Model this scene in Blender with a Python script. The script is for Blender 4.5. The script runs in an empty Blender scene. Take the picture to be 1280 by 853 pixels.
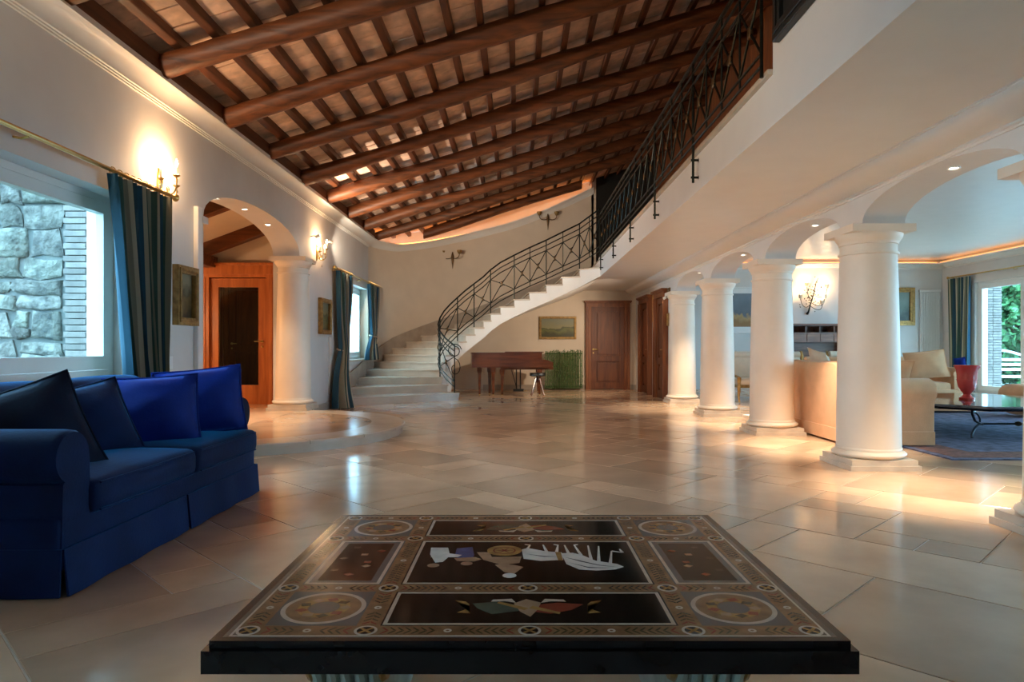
import bpy, bmesh, math, random
from mathutils import Vector, Matrix
R = random.Random(7)
PI = math.pi
sc = bpy.context.scene
COL = sc.collection

# ---------------------------------------------------------------- camera
cd = bpy.data.cameras.new('camera'); cam = bpy.data.objects.new('camera', cd); COL.objects.link(cam)
cam.location = (0, 0, 1.06); cam.rotation_euler = (PI/2, 0, 0)
cd.lens = 24; cd.sensor_width = 36; cd.shift_x = -8/1280; cd.shift_y = 8.5/1280; cd.clip_start = .05
sc.camera = cam
# ---------------------------------------------------------------- sky, exposure
w = bpy.data.worlds.new('world'); sc.world = w; w.use_nodes = True
wn = w.node_tree.nodes; bg = wn['Background']
bg.inputs[0].default_value = (.38, .72, 1.0, 1); bg.inputs[1].default_value = 11.0
vs = sc.view_settings
vs.view_transform = 'Standard'; vs.look = 'None'; vs.gamma = 1; vs.use_curve_mapping = False
vs.exposure = 0.48
cy = sc.cycles
cy.use_denoising = True
try: cy.denoiser = 'OPENIMAGEDENOISE'
except Exception: pass
cy.max_bounces = 9; cy.diffuse_bounces = 5; cy.glossy_bounces = 4; cy.transparent_max_bounces = 12
cy.sample_clamp_indirect = 6; cy.caustics_reflective = False; cy.caustics_refractive = False
WARM = (1.0, .58, .28)
K_SCONCE, K_DOWN, K_STRIP = 32.0, 430.0, 5.5

# ---------------------------------------------------------------- helpers
def setp(o, label=None, cat=None, group=None, kind=None):
    if label: o['label'] = label
    if cat: o['category'] = cat
    if group: o['group'] = group
    if kind: o['kind'] = kind
    return o
def thing(name, label, cat, loc=(0, 0, 0), rz=0, group=None, kind=None):
    o = bpy.data.objects.new(name, None); COL.objects.link(o)
    o.location = loc; o.rotation_euler = (0, 0, rz); o.empty_display_size = .1
    return setp(o, label, cat, group, kind)
def link(name, me, parent=None, loc=None):
    o = bpy.data.objects.new(name, me); COL.objects.link(o)
    if parent is not None: o.parent = parent
    if loc is not None: o.location = loc
    return o
def copy_tree(o, parent=None):
    c = o.copy(); COL.objects.link(c)
    if parent is not None: c.parent = parent
    for ch in list(o.children): copy_tree(ch, c)
    return c

class MB:
    def __init__(s, off=(0, 0, 0)):
        s.v = []; s.f = []; s.off = off; s.att = None
    def add(s, vs_, fs):
        b = len(s.v); s.v += [tuple(p) for p in vs_]; s.f += [tuple(i+b for i in q) for q in fs]; return s
    def box(s, x0, x1, y0, y1, z0, z1):
        return s.add([(x, y, z) for z in (z0, z1) for x, y in ((x0, y0), (x1, y0), (x1, y1), (x0, y1))],
                     [(3, 2, 1, 0), (4, 5, 6, 7), (0, 1, 5, 4), (1, 2, 6, 5), (2, 3, 7, 6), (3, 0, 4, 7)])
    def cbox(s, x0, x1, y0, y1, z0, z1, c=.006):
        """box with chamfered edges"""
        return s.rbox(((x0+x1)/2, (y0+y1)/2, (z0+z1)/2), (x1-x0, y1-y0, z1-z0), c, 1)
    def extrude(s, poly, vec):
        n = len(poly); vec = Vector(vec)
        return s.add([Vector(p) for p in poly]+[Vector(p)+vec for p in poly],
                     [tuple(range(n))[::-1], tuple(range(n, 2*n))]+[(i, (i+1) % n, n+(i+1) % n, n+i) for i in range(n)])
    def prism(s, poly, z0, z1):
        return s.extrude([(x, y, z0) for x, y in poly], (0, 0, z1-z0))
    def loft(s, rings, closed=True, cap=True, loop=False):
        n = len(rings[0]); vs_ = [p for r in rings for p in r]; fs = []
        m = len(rings)
        for i in range(m if loop else m-1):
            a = i*n; b = ((i+1) % m)*n
            for j in range(n if closed else n-1):
                k = (j+1) % n
                fs.append((a+j, a+k, b+k, b+j))
        if cap and not loop and closed:
            fs.append(tuple(range(n))[::-1]); fs.append(tuple((m-1)*n+j for j in range(n)))
        return s.add(vs_, fs)
    def tube(s, pts, r, n=8, cap=True, loop=False):
        pts = [Vector(p) for p in pts]; m = len(pts)
        rs = r if isinstance(r, (list, tuple)) else [r]*m
        rings = []; up = None
        for i, p in enumerate(pts):
            if loop: t = pts[(i+1) % m]-pts[i-1]
            else: t = pts[min(i+1, m-1)]-pts[max(i-1, 0)]
            if t.length < 1e-9: t = Vector((0, 0, 1))
            t.normalize()
            if up is None:
                up = Vector((0, 0, 1)) if abs(t.z) < .9 else Vector((1, 0, 0))
            sd = t.cross(up)
            if sd.length < 1e-6: sd = t.cross(Vector((0, 1, 0)))
            sd.normalize(); up = sd.cross(t).normalized()
            rings.append([p+(sd*math.cos(2*PI*j/n)+up*math.sin(2*PI*j/n))*rs[i] for j in range(n)])
        return s.loft(rings, True, cap, loop)
    def lathe(s, prof, c=(0, 0, 0), n=24, cap=True):
        rings = [[(c[0]+r*math.cos(2*PI*j/n), c[1]+r*math.sin(2*PI*j/n), c[2]+z) for j in range(n)] for r, z in prof]
        return s.loft(rings, True, cap)
    def rbox(s, c, size, r, seg=3, puff=(0, 0, 0), m=None, n=(6, 6, 3)):
        """rounded box; puff bulges each axis' faces"""
        hx, hy, hz = [d/2 for d in size]
        r = min(r, hx*.999, hy*.999, hz*.999)
        def ax(h, k):
            a = [-h+r*(1-math.cos(PI/2*i/seg)) for i in range(seg)] if seg > 1 else [-h]
            mid = [-h+r+(2*h-2*r)*i/k for i in range(k+1)]
            return a+mid+[-q for q in reversed(a)]
        kk = n if any(puff) else (1, 1, 1)
        X, Y, Z = ax(hx, kk[0]), ax(hy, kk[1]), ax(hz, kk[2])
        bm = {}; vs_ = []; fs = []
        def vid(i, j, k):
            key = (i, j, k)
            if key not in bm:
                p = Vector((X[i], Y[j], Z[k]))
                q = Vector((max(-hx+r, min(hx-r, p.x)), max(-hy+r, min(hy-r, p.y)), max(-hz+r, min(hz-r, p.z))))
                d = p-q
                if d.length > 1e-9 and seg > 1: p = q+d.normalized()*r
                elif seg == 1:
                    cnt = (abs(abs(p.x)-hx) < 1e-9)+(abs(abs(p.y)-hy) < 1e-9)+(abs(abs(p.z)-hz) < 1e-9)
                    if cnt > 1: p = q+d*(.6 if cnt == 2 else .5)
                if any(puff):
                    ux, uy, uz = p.x/hx, p.y/hy, p.z/hz
                    cx_, cy_, cz_ = [max(0, 1-u*u) for u in (ux, uy, uz)]
                    p = Vector((p.x+puff[0]*ux*cy_*cz_, p.y+puff[1]*uy*cx_*cz_, p.z+puff[2]*uz*(cx_*cy_)**.6))
                if m is not None: p = m @ p
                bm[key] = len(vs_); vs_.append(p+Vector(c))
            return bm[key]
        I, J, K = len(X), len(Y), len(Z)
        for i in range(I-1):
            for j in range(J-1):
                fs.append((vid(i, j, 0), vid(i, j+1, 0), vid(i+1, j+1, 0), vid(i+1, j, 0)))
                fs.append((vid(i, j, K-1), vid(i+1, j, K-1), vid(i+1, j+1, K-1), vid(i, j+1, K-1)))
        for i in range(I-1):
            for k in range(K-1):
                fs.append((vid(i, 0, k), vid(i+1, 0, k), vid(i+1, 0, k+1), vid(i, 0, k+1)))
                fs.append((vid(i, J-1, k), vid(i, J-1, k+1), vid(i+1, J-1, k+1), vid(i+1, J-1, k)))
        for j in range(J-1):
            for k in range(K-1):
                fs.append((vid(0, j, k), vid(0, j, k+1), vid(0, j+1, k+1), vid(0, j+1, k)))
                fs.append((vid(I-1, j, k), vid(I-1, j+1, k), vid(I-1, j+1, k+1), vid(I-1, j, k+1)))
        return s.add(vs_, fs)
    def mesh(s, name, mat, smooth=False, recalc=True, shift=None):
        o = s.off if shift is None else shift
        me = bpy.data.meshes.new(name)
        me.from_pydata([(p[0]-o[0], p[1]-o[1], p[2]-o[2]) for p in s.v], [], s.f)
        if s.att:
            for nm, vals in s.att.items():
                a = me.attributes.new(nm, 'FLOAT', 'POINT'); a.data.foreach_set('value', vals)
        if recalc:
            b = bmesh.new(); b.from_mesh(me)
            bmesh.ops.recalc_face_normals(b, faces=b.faces[:]); b.to_mesh(me); b.free()
        me.materials.append(mat)
        if smooth:
            me.polygons.foreach_set('use_smooth', [True]*len(me.polygons))
            me.set_sharp_from_angle(angle=math.radians(smooth if smooth > 1 else 38))
        return me
    def build(s, name, mat, parent=None, smooth=False, recalc=True):
        if parent is not None:
            return link(name, s.mesh(name, mat, smooth, recalc), parent)
        xs, ys, zs = zip(*s.v)
        o = ((min(xs)+max(xs))/2, (min(ys)+max(ys))/2, min(zs))
        return link(name, s.mesh(name, mat, smooth, recalc, o), None, o)
def one(mb, name, mat, label, cat, group=None, kind=None, smooth=False):
    return setp(mb.build(name, mat, None, smooth), label, cat, group, kind)
def bez(p0, p1, p2, p3, n=10):
    out = []
    for i in range(n+1):
        t = i/n; u = 1-t
        out.append(tuple(u**3*a+3*u*u*t*b+3*u*t*t*c+t**3*d for a, b, c, d in zip(p0, p1, p2, p3)))
    return out

# ---------------------------------------------------------------- materials
def new_mat(name):
    m = bpy.data.materials.new(name); m.use_nodes = True
    nt = m.node_tree; return m, nt, nt.nodes, nt.links, nt.nodes['Principled BSDF']
def node(nt, t, **kw):
    n = nt.nodes.new(t)
    for k, v in kw.items(): setattr(n, k, v)
    return n
def ramp(nt, stops, interp='LINEAR'):
    r = nt.nodes.new('ShaderNodeValToRGB'); r.color_ramp.interpolation = interp
    e = r.color_ramp.elements
    while len(e) < len(stops): e.new(.5)
    for q, (p, c) in zip(e, stops):
        q.position = p; q.color = (*c, 1)
    return r
def mat(name, col, rough=.5, metal=0, var=.12, scale=4, bump=0, bscale=30, spec=.5, coat=0, sheen=0, sheencol=None, stretch=(1, 1, 1), rand=0, rvar=0, hue=0, bdist=.01):
    m, nt, N, L, P = new_mat(name)
    tc = node(nt, 'ShaderNodeTexCoord'); mp = node(nt, 'ShaderNodeMapping'); mp.inputs[3].default_value = stretch
    L.new(tc.outputs['Object'], mp.inputs[0])
    if rand:
        o0 = node(nt, 'ShaderNodeObjectInfo'); g0 = node(nt, 'ShaderNodeNewGeometry'); a0 = node(nt, 'ShaderNodeMath', operation='ADD')
        L.new(o0.outputs['Random'], a0.inputs[0]); L.new(g0.outputs['Random Per Island'], a0.inputs[1])
        v0 = node(nt, 'ShaderNodeVectorMath', operation='SCALE'); v0.inputs[0].default_value = (37, 53, 71); L.new(a0.outputs[0], v0.inputs['Scale'])
        L.new(v0.outputs[0], mp.inputs[1])
    nz = node(nt, 'ShaderNodeTexNoise'); nz.inputs['Scale'].default_value = scale; nz.inputs['Detail'].default_value = 5
    L.new(mp.outputs[0], nz.inputs[0])
    c0 = tuple(max(0, c*(1-var)) for c in col); c1 = tuple(min(1, c*(1+var)) for c in col)
    rp = ramp(nt, [(.3, c0), (.7, c1)]); L.new(nz.outputs[0], rp.inputs[0])
    out = rp.outputs[0]
    if rand:
        oi = node(nt, 'ShaderNodeObjectInfo'); gi = node(nt, 'ShaderNodeNewGeometry')
        ad = node(nt, 'ShaderNodeMath', operation='ADD'); fr = node(nt, 'ShaderNodeMath', operation='FRACT')
        L.new(oi.outputs['Random'], ad.inputs[0]); L.new(gi.outputs['Random Per Island'], ad.inputs[1]); L.new(ad.outputs[0], fr.inputs[0])
        mr = node(nt, 'ShaderNodeMapRange'); mr.inputs[3].default_value = 1-rand; mr.inputs[4].default_value = 1+rand
        L.new(fr.outputs[0], mr.inputs[0])
        hs = node(nt, 'ShaderNodeHueSaturation'); L.new(out, hs.inputs['Color']); L.new(mr.outputs[0], hs.inputs['Value'])
        if hue:
            m7 = node(nt, 'ShaderNodeMath', operation='MULTIPLY'); m7.inputs[1].default_value = 7.31; f7 = node(nt, 'ShaderNodeMath', operation='FRACT')
            L.new(ad.outputs[0], m7.inputs[0]); L.new(m7.outputs[0], f7.inputs[0])
            r7 = node(nt, 'ShaderNodeMapRange'); r7.inputs[3].default_value = .5-hue; r7.inputs[4].default_value = .5+hue
            L.new(f7.outputs[0], r7.inputs[0]); L.new(r7.outputs[0], hs.inputs['Hue'])
        out = hs.outputs[0]
    L.new(out, P.inputs['Base Color'])
    P.inputs['Roughness'].default_value = rough; P.inputs['Metallic'].default_value = metal
    P.inputs['Specular IOR Level'].default_value = spec; P.inputs['Coat Weight'].default_value = coat; P.inputs['Coat Roughness'].default_value = .08
    P.inputs['Sheen Weight'].default_value = sheen
    if sheencol: P.inputs['Sheen Tint'].default_value = (*sheencol, 1); P.inputs['Sheen Roughness'].default_value = .35
    if rvar:
        mr2 = node(nt, 'ShaderNodeMapRange'); mr2.inputs[3].default_value = rough-rvar; mr2.inputs[4].default_value = rough+rvar
        L.new(nz.outputs[0], mr2.inputs[0]); L.new(mr2.outputs[0], P.inputs['Roughness'])
    if bump:
        b = node(nt, 'ShaderNodeBump'); b.inputs['Strength'].default_value = bump; b.inputs['Distance'].default_value = bdist
        n2 = node(nt, 'ShaderNodeTexNoise'); n2.inputs['Scale'].default_value = bscale; n2.inputs['Detail'].default_value = 4
        L.new(mp.outputs[0], n2.inputs[0]); L.new(n2.outputs[0], b.inputs['Height']); L.new(b.outputs[0], P.inputs['Normal'])
    return m
def emis(name, col, strength):
    m, nt, N, L, P = new_mat(name)
    P.inputs['Base Color'].default_value = (*col, 1); P.inputs['Emission Color'].default_value = (*col, 1)
    P.inputs['Emission Strength'].default_value = strength
    return m
def glass(name, tint=(.95, 1, 1), gloss=.08):
    m, nt, N, L, P = new_mat(name); N.remove(P)
    tr = node(nt, 'ShaderNodeBsdfTransparent'); tr.inputs[0].default_value = (*tint, 1)
    gl = node(nt, 'ShaderNodeBsdfGlossy'); gl.inputs['Roughness'].default_value = .02
    mx = node(nt, 'ShaderNodeMixShader'); lw = node(nt, 'ShaderNodeLayerWeight'); lw.inputs[0].default_value = .5
    pw = node(nt, 'ShaderNodeMath', operation='POWER'); pw.inputs[1].default_value = 5; L.new(lw.outputs['Facing'], pw.inputs[0])
    ma = node(nt, 'ShaderNodeMath', operation='MULTIPLY_ADD'); ma.inputs[1].default_value = .9; ma.inputs[2].default_value = .03; L.new(pw.outputs[0], ma.inputs[0])
    L.new(ma.outputs[0], mx.inputs[0]); L.new(tr.outputs[0], mx.inputs[1]); L.new(gl.outputs[0], mx.inputs[2])
    L.new(mx.outputs[0], N['Material Output'].inputs[0]); return m
def wood(name, dark, light, rough=.35, axis=0, scale=1.0, coat=.2, bump=.25):
    st = [9*scale]*3; st[axis] = .9*scale
    m, nt, N, L, P = new_mat(name)
    tc = node(nt, 'ShaderNodeTexCoord'); mp = node(nt, 'ShaderNodeMapping'); mp.inputs[3].default_value = st
    L.new(tc.outputs['Object'], mp.inputs[0])
    nz = node(nt, 'ShaderNodeTexNoise'); nz.inputs['Scale'].default_value = 2.2; nz.inputs['Detail'].default_value = 7; nz.inputs['Distortion'].default_value = .6
    L.new(mp.outputs[0], nz.inputs[0])
    rp = ramp(nt, [(.28, dark), (.72, light)]); L.new(nz.outputs[0], rp.inputs[0])
    oi = node(nt, 'ShaderNodeObjectInfo'); mr = node(nt, 'ShaderNodeMapRange'); mr.inputs[3].default_value = .85; mr.inputs[4].default_value = 1.15
    L.new(oi.outputs['Random'], mr.inputs[0])
    hs = node(nt, 'ShaderNodeHueSaturation'); L.new(rp.outputs[0], hs.inputs['Color']); L.new(mr.outputs[0], hs.inputs['Value'])
    L.new(hs.outputs[0], P.inputs['Base Color']); P.inputs['Roughness'].default_value = rough; P.inputs['Coat Weight'].default_value = coat
    P.inputs['Coat Roughness'].default_value = .15
    b = node(nt, 'ShaderNodeBump'); b.inputs['Strength'].default_value = bump; b.inputs['Distance'].default_value = .01
    L.new(nz.outputs[0], b.inputs['Height']); L.new(b.outputs[0], P.inputs['Normal'])
    return m
def stripes(name, stops, rough=.75):
    m, nt, N, L, P = new_mat(name)
    a = node(nt, 'ShaderNodeAttribute', attribute_name='u')
    mu = node(nt, 'ShaderNodeMath', operation='MULTIPLY'); mu.inputs[1].default_value = 2.7
    fr = node(nt, 'ShaderNodeMath', operation='FRACT'); L.new(a.outputs['Fac'], mu.inputs[0]); L.new(mu.outputs[0], fr.inputs[0])
    rp = ramp(nt, stops, 'CONSTANT'); L.new(fr.outputs[0], rp.inputs[0]); L.new(rp.outputs[0], P.inputs['Base Color'])
    P.inputs['Roughness'].default_value = rough; P.inputs['Sheen Weight'].default_value = .15
    return m
def picture(name, stops, axis='Z', scale=3.0, seed=0.0):
    """painted canvas: bands broken up by noise, across the canvas"""
    m, nt, N, L, P = new_mat(name)
    tc = node(nt, 'ShaderNodeTexCoord'); sp = node(nt, 'ShaderNodeSeparateXYZ'); L.new(tc.outputs['Generated'], sp.inputs[0])
    nz = node(nt, 'ShaderNodeTexNoise'); nz.noise_dimensions = '4D'; nz.inputs['W'].default_value = seed; nz.inputs['Scale'].default_value = scale; nz.inputs['Detail'].default_value = 6
    L.new(tc.outputs['Generated'], nz.inputs[0])
    ad = node(nt, 'ShaderNodeMath', operation='MULTIPLY_ADD'); ad.inputs[1].default_value = .9
    L.new(nz.outputs[0], ad.inputs[0]); L.new(sp.outputs[axis], ad.inputs[2])
    su = node(nt, 'ShaderNodeMath', operation='SUBTRACT'); su.inputs[1].default_value = .45; L.new(ad.outputs[0], su.inputs[0])
    rp = ramp(nt, stops); L.new(su.outputs[0], rp.inputs[0]); L.new(rp.outputs[0], P.inputs['Base Color'])
    P.inputs['Roughness'].default_value = .4
    return m

m_wall = mat('plaster', (.68, .665, .65), .75, var=.04, scale=2.5, bump=.06, bscale=35)
m_wallw = mat('warm_plaster', (.72, .62, .50), .75, var=.04, scale=2.5, bump=.06, bscale=35)
m_white = mat('white_paint', (.80, .80, .79), .4, var=.02, bump=.02)
m_trim = mat('trim_paint', (.80, .78, .74), .5, var=.02)
m_col = mat('column_stone', (.80, .70, .58), .45, var=.05, scale=3, bump=.05, bscale=25)
m_plinth = mat('plinth_stone', (.62, .53, .43), .4, var=.12, scale=6, bump=.1)
m_grout = mat('grout', (.62, .53, .43), .7, var=.08)
m_tile = mat('limestone_tile', (.64, .445, .295), .15, var=.14, scale=2.2, bump=.05, bscale=9, rand=.22, rvar=.05, spec=.5)
m_step = mat('stair_stone', (.58, .50, .41), .25, var=.1, scale=4, bump=.05, bscale=12, rand=.05)
m_skirt = mat('skirting_stone', (.40, .34, .28), .4, var=.12, scale=5)
m_rtile = mat('terracotta_tile', (.76, .54, .41), .8, var=.22, scale=7, bump=.3, bscale=18, rand=.2)
m_roofback = mat('roof_underlay', (.25, .16, .11), .9)
m_beam = wood('beam_wood', (.042, .013, .004), (.23, .070, .019), .52, 0, .7, 0, .8)
m_joist = wood('joist_wood', (.050, .016, .007), (.19, .062, .022), .55, 1, .7, .1, .4)
m_door = wood('door_wood', (.12, .032, .010), (.27, .088, .024), .5, 2, .8, 0)
m_doorc = wood('cherry_wood', (.36, .10, .025), (.62, .21, .06), .3, 2, .8, .3)
m_piano = wood('mahogany', (.055, .016, .006), (.16, .046, .015), .22, 0, .8, .3, .05)
m_bureau = wood('walnut', (.13, .040, .018), (.34, .13, .06), .4, 0, .8, .1)
m_iron = mat('wrought_iron', (.022, .026, .022), .38, .85, var=.3, scale=20)
m_ironb = mat('black_steel', (.02, .025, .035), .3, .6)
m_brass = mat('brass', (.62, .43, .16), .28, 1.0, var=.15, scale=12)
m_bronze = mat('aged_bronze', (.16, .10, .05), .4, .9, var=.3, scale=20)
m_gold = mat('gilt', (.40, .22, .065), .45, .55, var=.35, scale=18, bump=.4, bscale=40)
m_giltd = mat('dark_gilt', (.30, .19, .07), .45, .6, var=.35, scale=18, bump=.4, bscale=40)
m_velvet = mat('blue_velvet', (.0025, .014, .065), .75, var=.35, scale=3, sheen=.6, sheencol=(.02, .27, .62), spec=.15, bump=.15, bscale=60)
m_velvetb = mat('bright_blue_velvet', (.004, .022, .20), .7, var=.3, scale=3, sheen=.4, sheencol=(.05, .25, .95), spec=.15, bump=.15, bscale=60)
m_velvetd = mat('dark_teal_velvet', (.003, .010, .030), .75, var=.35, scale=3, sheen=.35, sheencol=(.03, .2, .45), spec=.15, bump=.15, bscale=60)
m_beige = mat('beige_upholstery', (.66, .37, .19), .8, var=.07, scale=8, sheen=.2, bump=.2, bscale=90)
m_beigel = mat('pale_upholstery', (.66, .55, .43), .8, var=.06, scale=8, sheen=.2, bump=.2, bscale=90)
m_curt = stripes('striped_silk', [(0, (.006, .065, .11)), (.22, (.42, .38, .27)), (.26, (.025, .075, .058)), (.44, (.22, .21, .15)), (.62, (.46, .42, .30)), (.67, (.025, .075, .058)), (.85, (.38, .34, .25)), (.88, (.006, .05, .08))])
m_lining = mat('curtain_lining', (.55, .45, .33), .8, var=.05)
m_glass = glass('window_glass')
m_bulb = emis('lamp_flame', (1.0, .78, .50), 60)
m_led = emis('led_strip', (1.0, .36, .07), K_STRIP)
m_led2 = emis('led_strip_pale', (1.0, .42, .12), 2.2)
m_lens = emis('downlight_lens', (1.0, .86, .66), 26)
m_crystal = mat('crystal', (.9, .9, .88), .05, var=.02, spec=1)
m_ivory = mat('candle_ivory', (.75, .66, .5), .5)
m_stoneblk = mat('rubble_stone', (.135, .125, .105), .9, var=.6, scale=11, bump=.9, bscale=16, rand=.45, hue=.03, bdist=.05)
m_mortar = mat('mortar', (.13, .13, .12), .95, var=.15, bump=.5)
m_brick = mat('pale_brick', (.19, .16, .14), .85, var=.2, scale=9, bump=.4, rand=.15)
m_dark = mat('dark_stain_and_shade', (.012, .014, .014), .4)
m_redv = mat('red_glaze', (.52, .05, .045), .16, var=.1, scale=8, coat=.5)
m_topdark = mat('polished_granite', (.10, .10, .12), .06, var=.2, scale=30, coat=.6)
# ================================================================ THE SETTING
XL, XR, YE = -3.3, 3.0, 17.4            # left wall face, arcade face, end wall face
XM, ZM, ZS = 1.67, 2.86, 2.52           # gallery edge, gallery floor, gallery soffit
XB, XLV, ZLV = 3.37, 10.8, 3.3          # back of arcade, living room right wall, living ceiling
YN = -3.2                               # wall behind the camera
HALLZ = .12
def vis(x, y, z=0, mar=30):
    if y < .3: return False
    px = 648+853*x/y; py = 435-853*(z-1.06)/y
    return -mar < px < 1280+mar and -mar < py < 853+mar

# ---- floor: slab with individually laid limestone slabs on a 45 degree grid
floor = one(MB().box(XL-.4, XLV+.3, YN-.2, YE+.2, -.25, -.004), 'floor', m_grout, 'pale limestone floor laid diagonally through the hall and living room', 'floor', kind='structure')
def clip(poly, a, b, c):
    out = []
    for i in range(len(poly)):
        p, q = poly[i], poly[(i+1) % len(poly)]
        dp, dq = a*p[0]+b*p[1]-c, a*q[0]+b*q[1]-c
        if dp <= 0: out.append(p)
        if dp*dq < -1e-12:
            t = dp/(dp-dq); out.append((p[0]+(q[0]-p[0])*t, p[1]+(q[1]-p[1])*t))
    return out
def inset(poly, d):
    n = len(poly); out = []
    for i in range(n):
        p0, p1, p2 = Vector(poly[i-1]), Vector(poly[i]), Vector(poly[(i+1) % n])
        e1 = (p1-p0).normalized(); e2 = (p2-p1).normalized()
        n1 = Vector((-e1.y, e1.x)); n2 = Vector((-e2.y, e2.x))
        k = n1+n2; k = k/max(.25, 1+n1.dot(n2)); q = p1+k*d
        out.append((q.x, q.y))
    return out
def area(poly): return .5*sum(poly[i-1][0]*poly[i][1]-poly[i][0]*poly[i-1][1] for i in range(len(poly)))
MOD = .296
def lay_tiles():
    s0, t0 = .14, .177; rt = math.sqrt(.5)
    occ = set(); res = []
    sizes = [(2, 3), (3, 2), (2, 2), (3, 2), (2, 3), (1, 2), (2, 1), (3, 3), (3, 1), (2, 4), (1, 1)]
    for j in range(-50, 75):
        for i in range(-16, 100):
            if (i, j) in occ: continue
            X = ((i*MOD+s0)-(j*MOD+t0))*rt; Y = ((i*MOD+s0)+(j*MOD+t0))*rt
            if not (XL-2 < X < XLV+2 and YN-2 < Y < YE+2): continue
            order = sizes[:]; R.shuffle(order)
            for a, b in order+[(1, 1)]:
                if all((i+p, j+q) not in occ for p in range(a) for q in range(b)):
                    for p in range(a):
                        for q in range(b): occ.add((i+p, j+q))
                    cs = [(i, j), (i+a, j), (i+a, j+b), (i, j+b)]
                    poly = [(((u*MOD+s0)-(v*MOD+t0))*rt, ((u*MOD+s0)+(v*MOD+t0))*rt) for u, v in cs]
                    if area(poly) < 0: poly.reverse()
                    for h in ((-1, 0, -XL), (1, 0, XLV), (0, -1, -YN), (0, 1, YE)):
                        poly = clip(poly, *h)
                        if len(poly) < 3: break
                    if len(poly) >= 3 and area(poly) > .01: res.append(poly)
                    break
    return res
def tile_geo(mb, poly, zt, gap, th, c=.0025):
    a = inset(poly, gap); b = inset(poly, gap+c); n = len(poly)
    mb.loft([[(x, y, zt-th) for x, y in a], [(x, y, zt-c*.7) for x, y in a], [(x, y, zt) for x, y in b]])
def scr_area(poly):
    pr = []
    for x, y in poly:
        y = max(y, .9); pr.append((853*x/y, 853*1.06/y))
    return abs(area(pr))
tiles = lay_tiles()
def centre(p): return (sum(q[0] for q in p)/len(p), sum(q[1] for q in p)/len(p))
tiles.sort(key=lambda p: -(scr_area(p) if vis(*centre(p), 0, 60) else -1/ (1+abs(centre(p)[1]))))
shared = {}
rest = MB()
for k, p in enumerate(tiles):
    if k < 300:
        c = centre(p); loc = [(x-c[0], y-c[1]) for x, y in p]
        key = tuple(sorted((round(x, 3), round(y, 3)) for x, y in loc))
        if key not in shared:
            mb = MB(); tile_geo(mb, loc, 0, .004, .008); shared[key] = mb.mesh('floor_tile', m_tile)
        o = link('floor_tile', shared[key], floor); o.location = (c[0]-floor.location.x, c[1]-floor.location.y, -floor.location.z)
    else: tile_geo(rest, p, 0, .004, .008)
rest.off = floor.location
setp(rest.build('further_floor_tiles', m_tile, floor), kind='stuff')

# ---- walls
def wall_rects(mb, axis, f0, f1, a0, a1, z0, z1, holes):
    """wall between planes f0..f1 normal to axis; holes (a0,a1,z0,z1) disjoint along a"""
    def bx(p, q, r, t):
        if q-p < 1e-4 or t-r < 1e-4: return
        mb.box(f0, f1, p, q, r, t) if axis == 'x' else mb.box(p, q, f0, f1, r, t)
    cur = a0
    for h in sorted(holes):
        bx(cur, h[0], z0, z1); bx(h[0], h[1], z0, h[2]); bx(h[0], h[1], h[3], z1); cur = h[1]
    bx(cur, a1, z0, z1)
def arch_strip(mb, x0, x1, ya, yb, zs, rise, zt, n=22):
    """spandrel over an elliptical arch along y"""
    c, h = (ya+yb)/2, (yb-ya)/2; ring = []
    for i in range(n+1):
        t = PI*i/n; y = c-h*math.cos(t); z = zs+rise*math.sin(t)**.85
        ring.append([(x0, y, z), (x1, y, z), (x1, y, zt), (x0, y, zt)])
    mb.loft(ring)
W1 = (3.0, 5.85, .82, 2.33); W2 = (12.95, 15.0, .82, 2.33); W0 = (-2.7, -.3, .82, 2.33)
AY0, AY1, AZS, ARISE = 7.15, 10.30, 2.43, .41
def roofz(x): return 3.575+.315*(x+3.15)               # axis of the big logs
wl = MB()
wall_rects(wl, 'x', XL-.4, XL, YN-.2, AY0, -.2, 3.80, [W0, W1])
wall_rects(wl, 'x', XL-.4, XL, AY1, 15.0, -.2, 3.80, [W2])
arch_strip(wl, XL-.4, XL, AY0, AY1, AZS, ARISE, 3.80)
wall_left = one(wl, 'wall_left', m_wall, 'long pale grey plaster wall with windows and an arched opening', 'wall', kind='structure', smooth=30)

# end wall: quarter round at the stair, then straight; its top sweeps up with the roof
def epath(off=0, n=18):
    r = 2.4+off
    P = [(-.9-r*math.cos(PI/2*i/n), 15+r*math.sin(PI/2*i/n)) for i in range(n+1)]
    return P+[(-.9+(1.92+.9)*i/9, YE+off) for i in range(1, 10)]
TT = [(-3.4, 3.45), (-2.9, 3.50), (-1.59, 3.86), (-.9, 4.03), (-.16, 4.22), (.5, 4.46), (1.06, 4.71), (1.92, 5.12)]
def ztop(x):
    x = max(-3.4, min(1.92, x))
    for (a, p), (b, q) in zip(TT, TT[1:]):
        if x <= b: return p+(q-p)*(x-a)/(b-a)
ew = MB()
P0, P1 = epath(0), epath(.2)
ew.loft([[(a[0], a[1], -.2), (b[0], b[1], -.2), (b[0], b[1], ztop(a[0])), (a[0], a[1], ztop(a[0]))] for a, b in zip(P0, P1)])
wall_rects(ew, 'y', YE, YE+.2, 1.92, XB, -.2, ZM, [])
wall_end = one(ew, 'wall_end', m_wallw, 'warm plaster wall curving behind the staircase and the piano', 'wall', kind='structure', smooth=30)
iw = MB(); Q0, Q1 = epath(.30), epath(.42)
iw.loft([[(a[0], a[1], ztop(p[0])-.3), (b[0], b[1], ztop(p[0])-.3), (b[0], b[1], roofz(a[0])+.5), (a[0], a[1], roofz(a[0])+.5)] for a, b, p in zip(Q0, Q1, P0)])
one(iw, 'wall_cove', m_wallw, 'recessed plaster band above the stair wall glowing with hidden light', 'wall', kind='structure', smooth=30)
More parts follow.
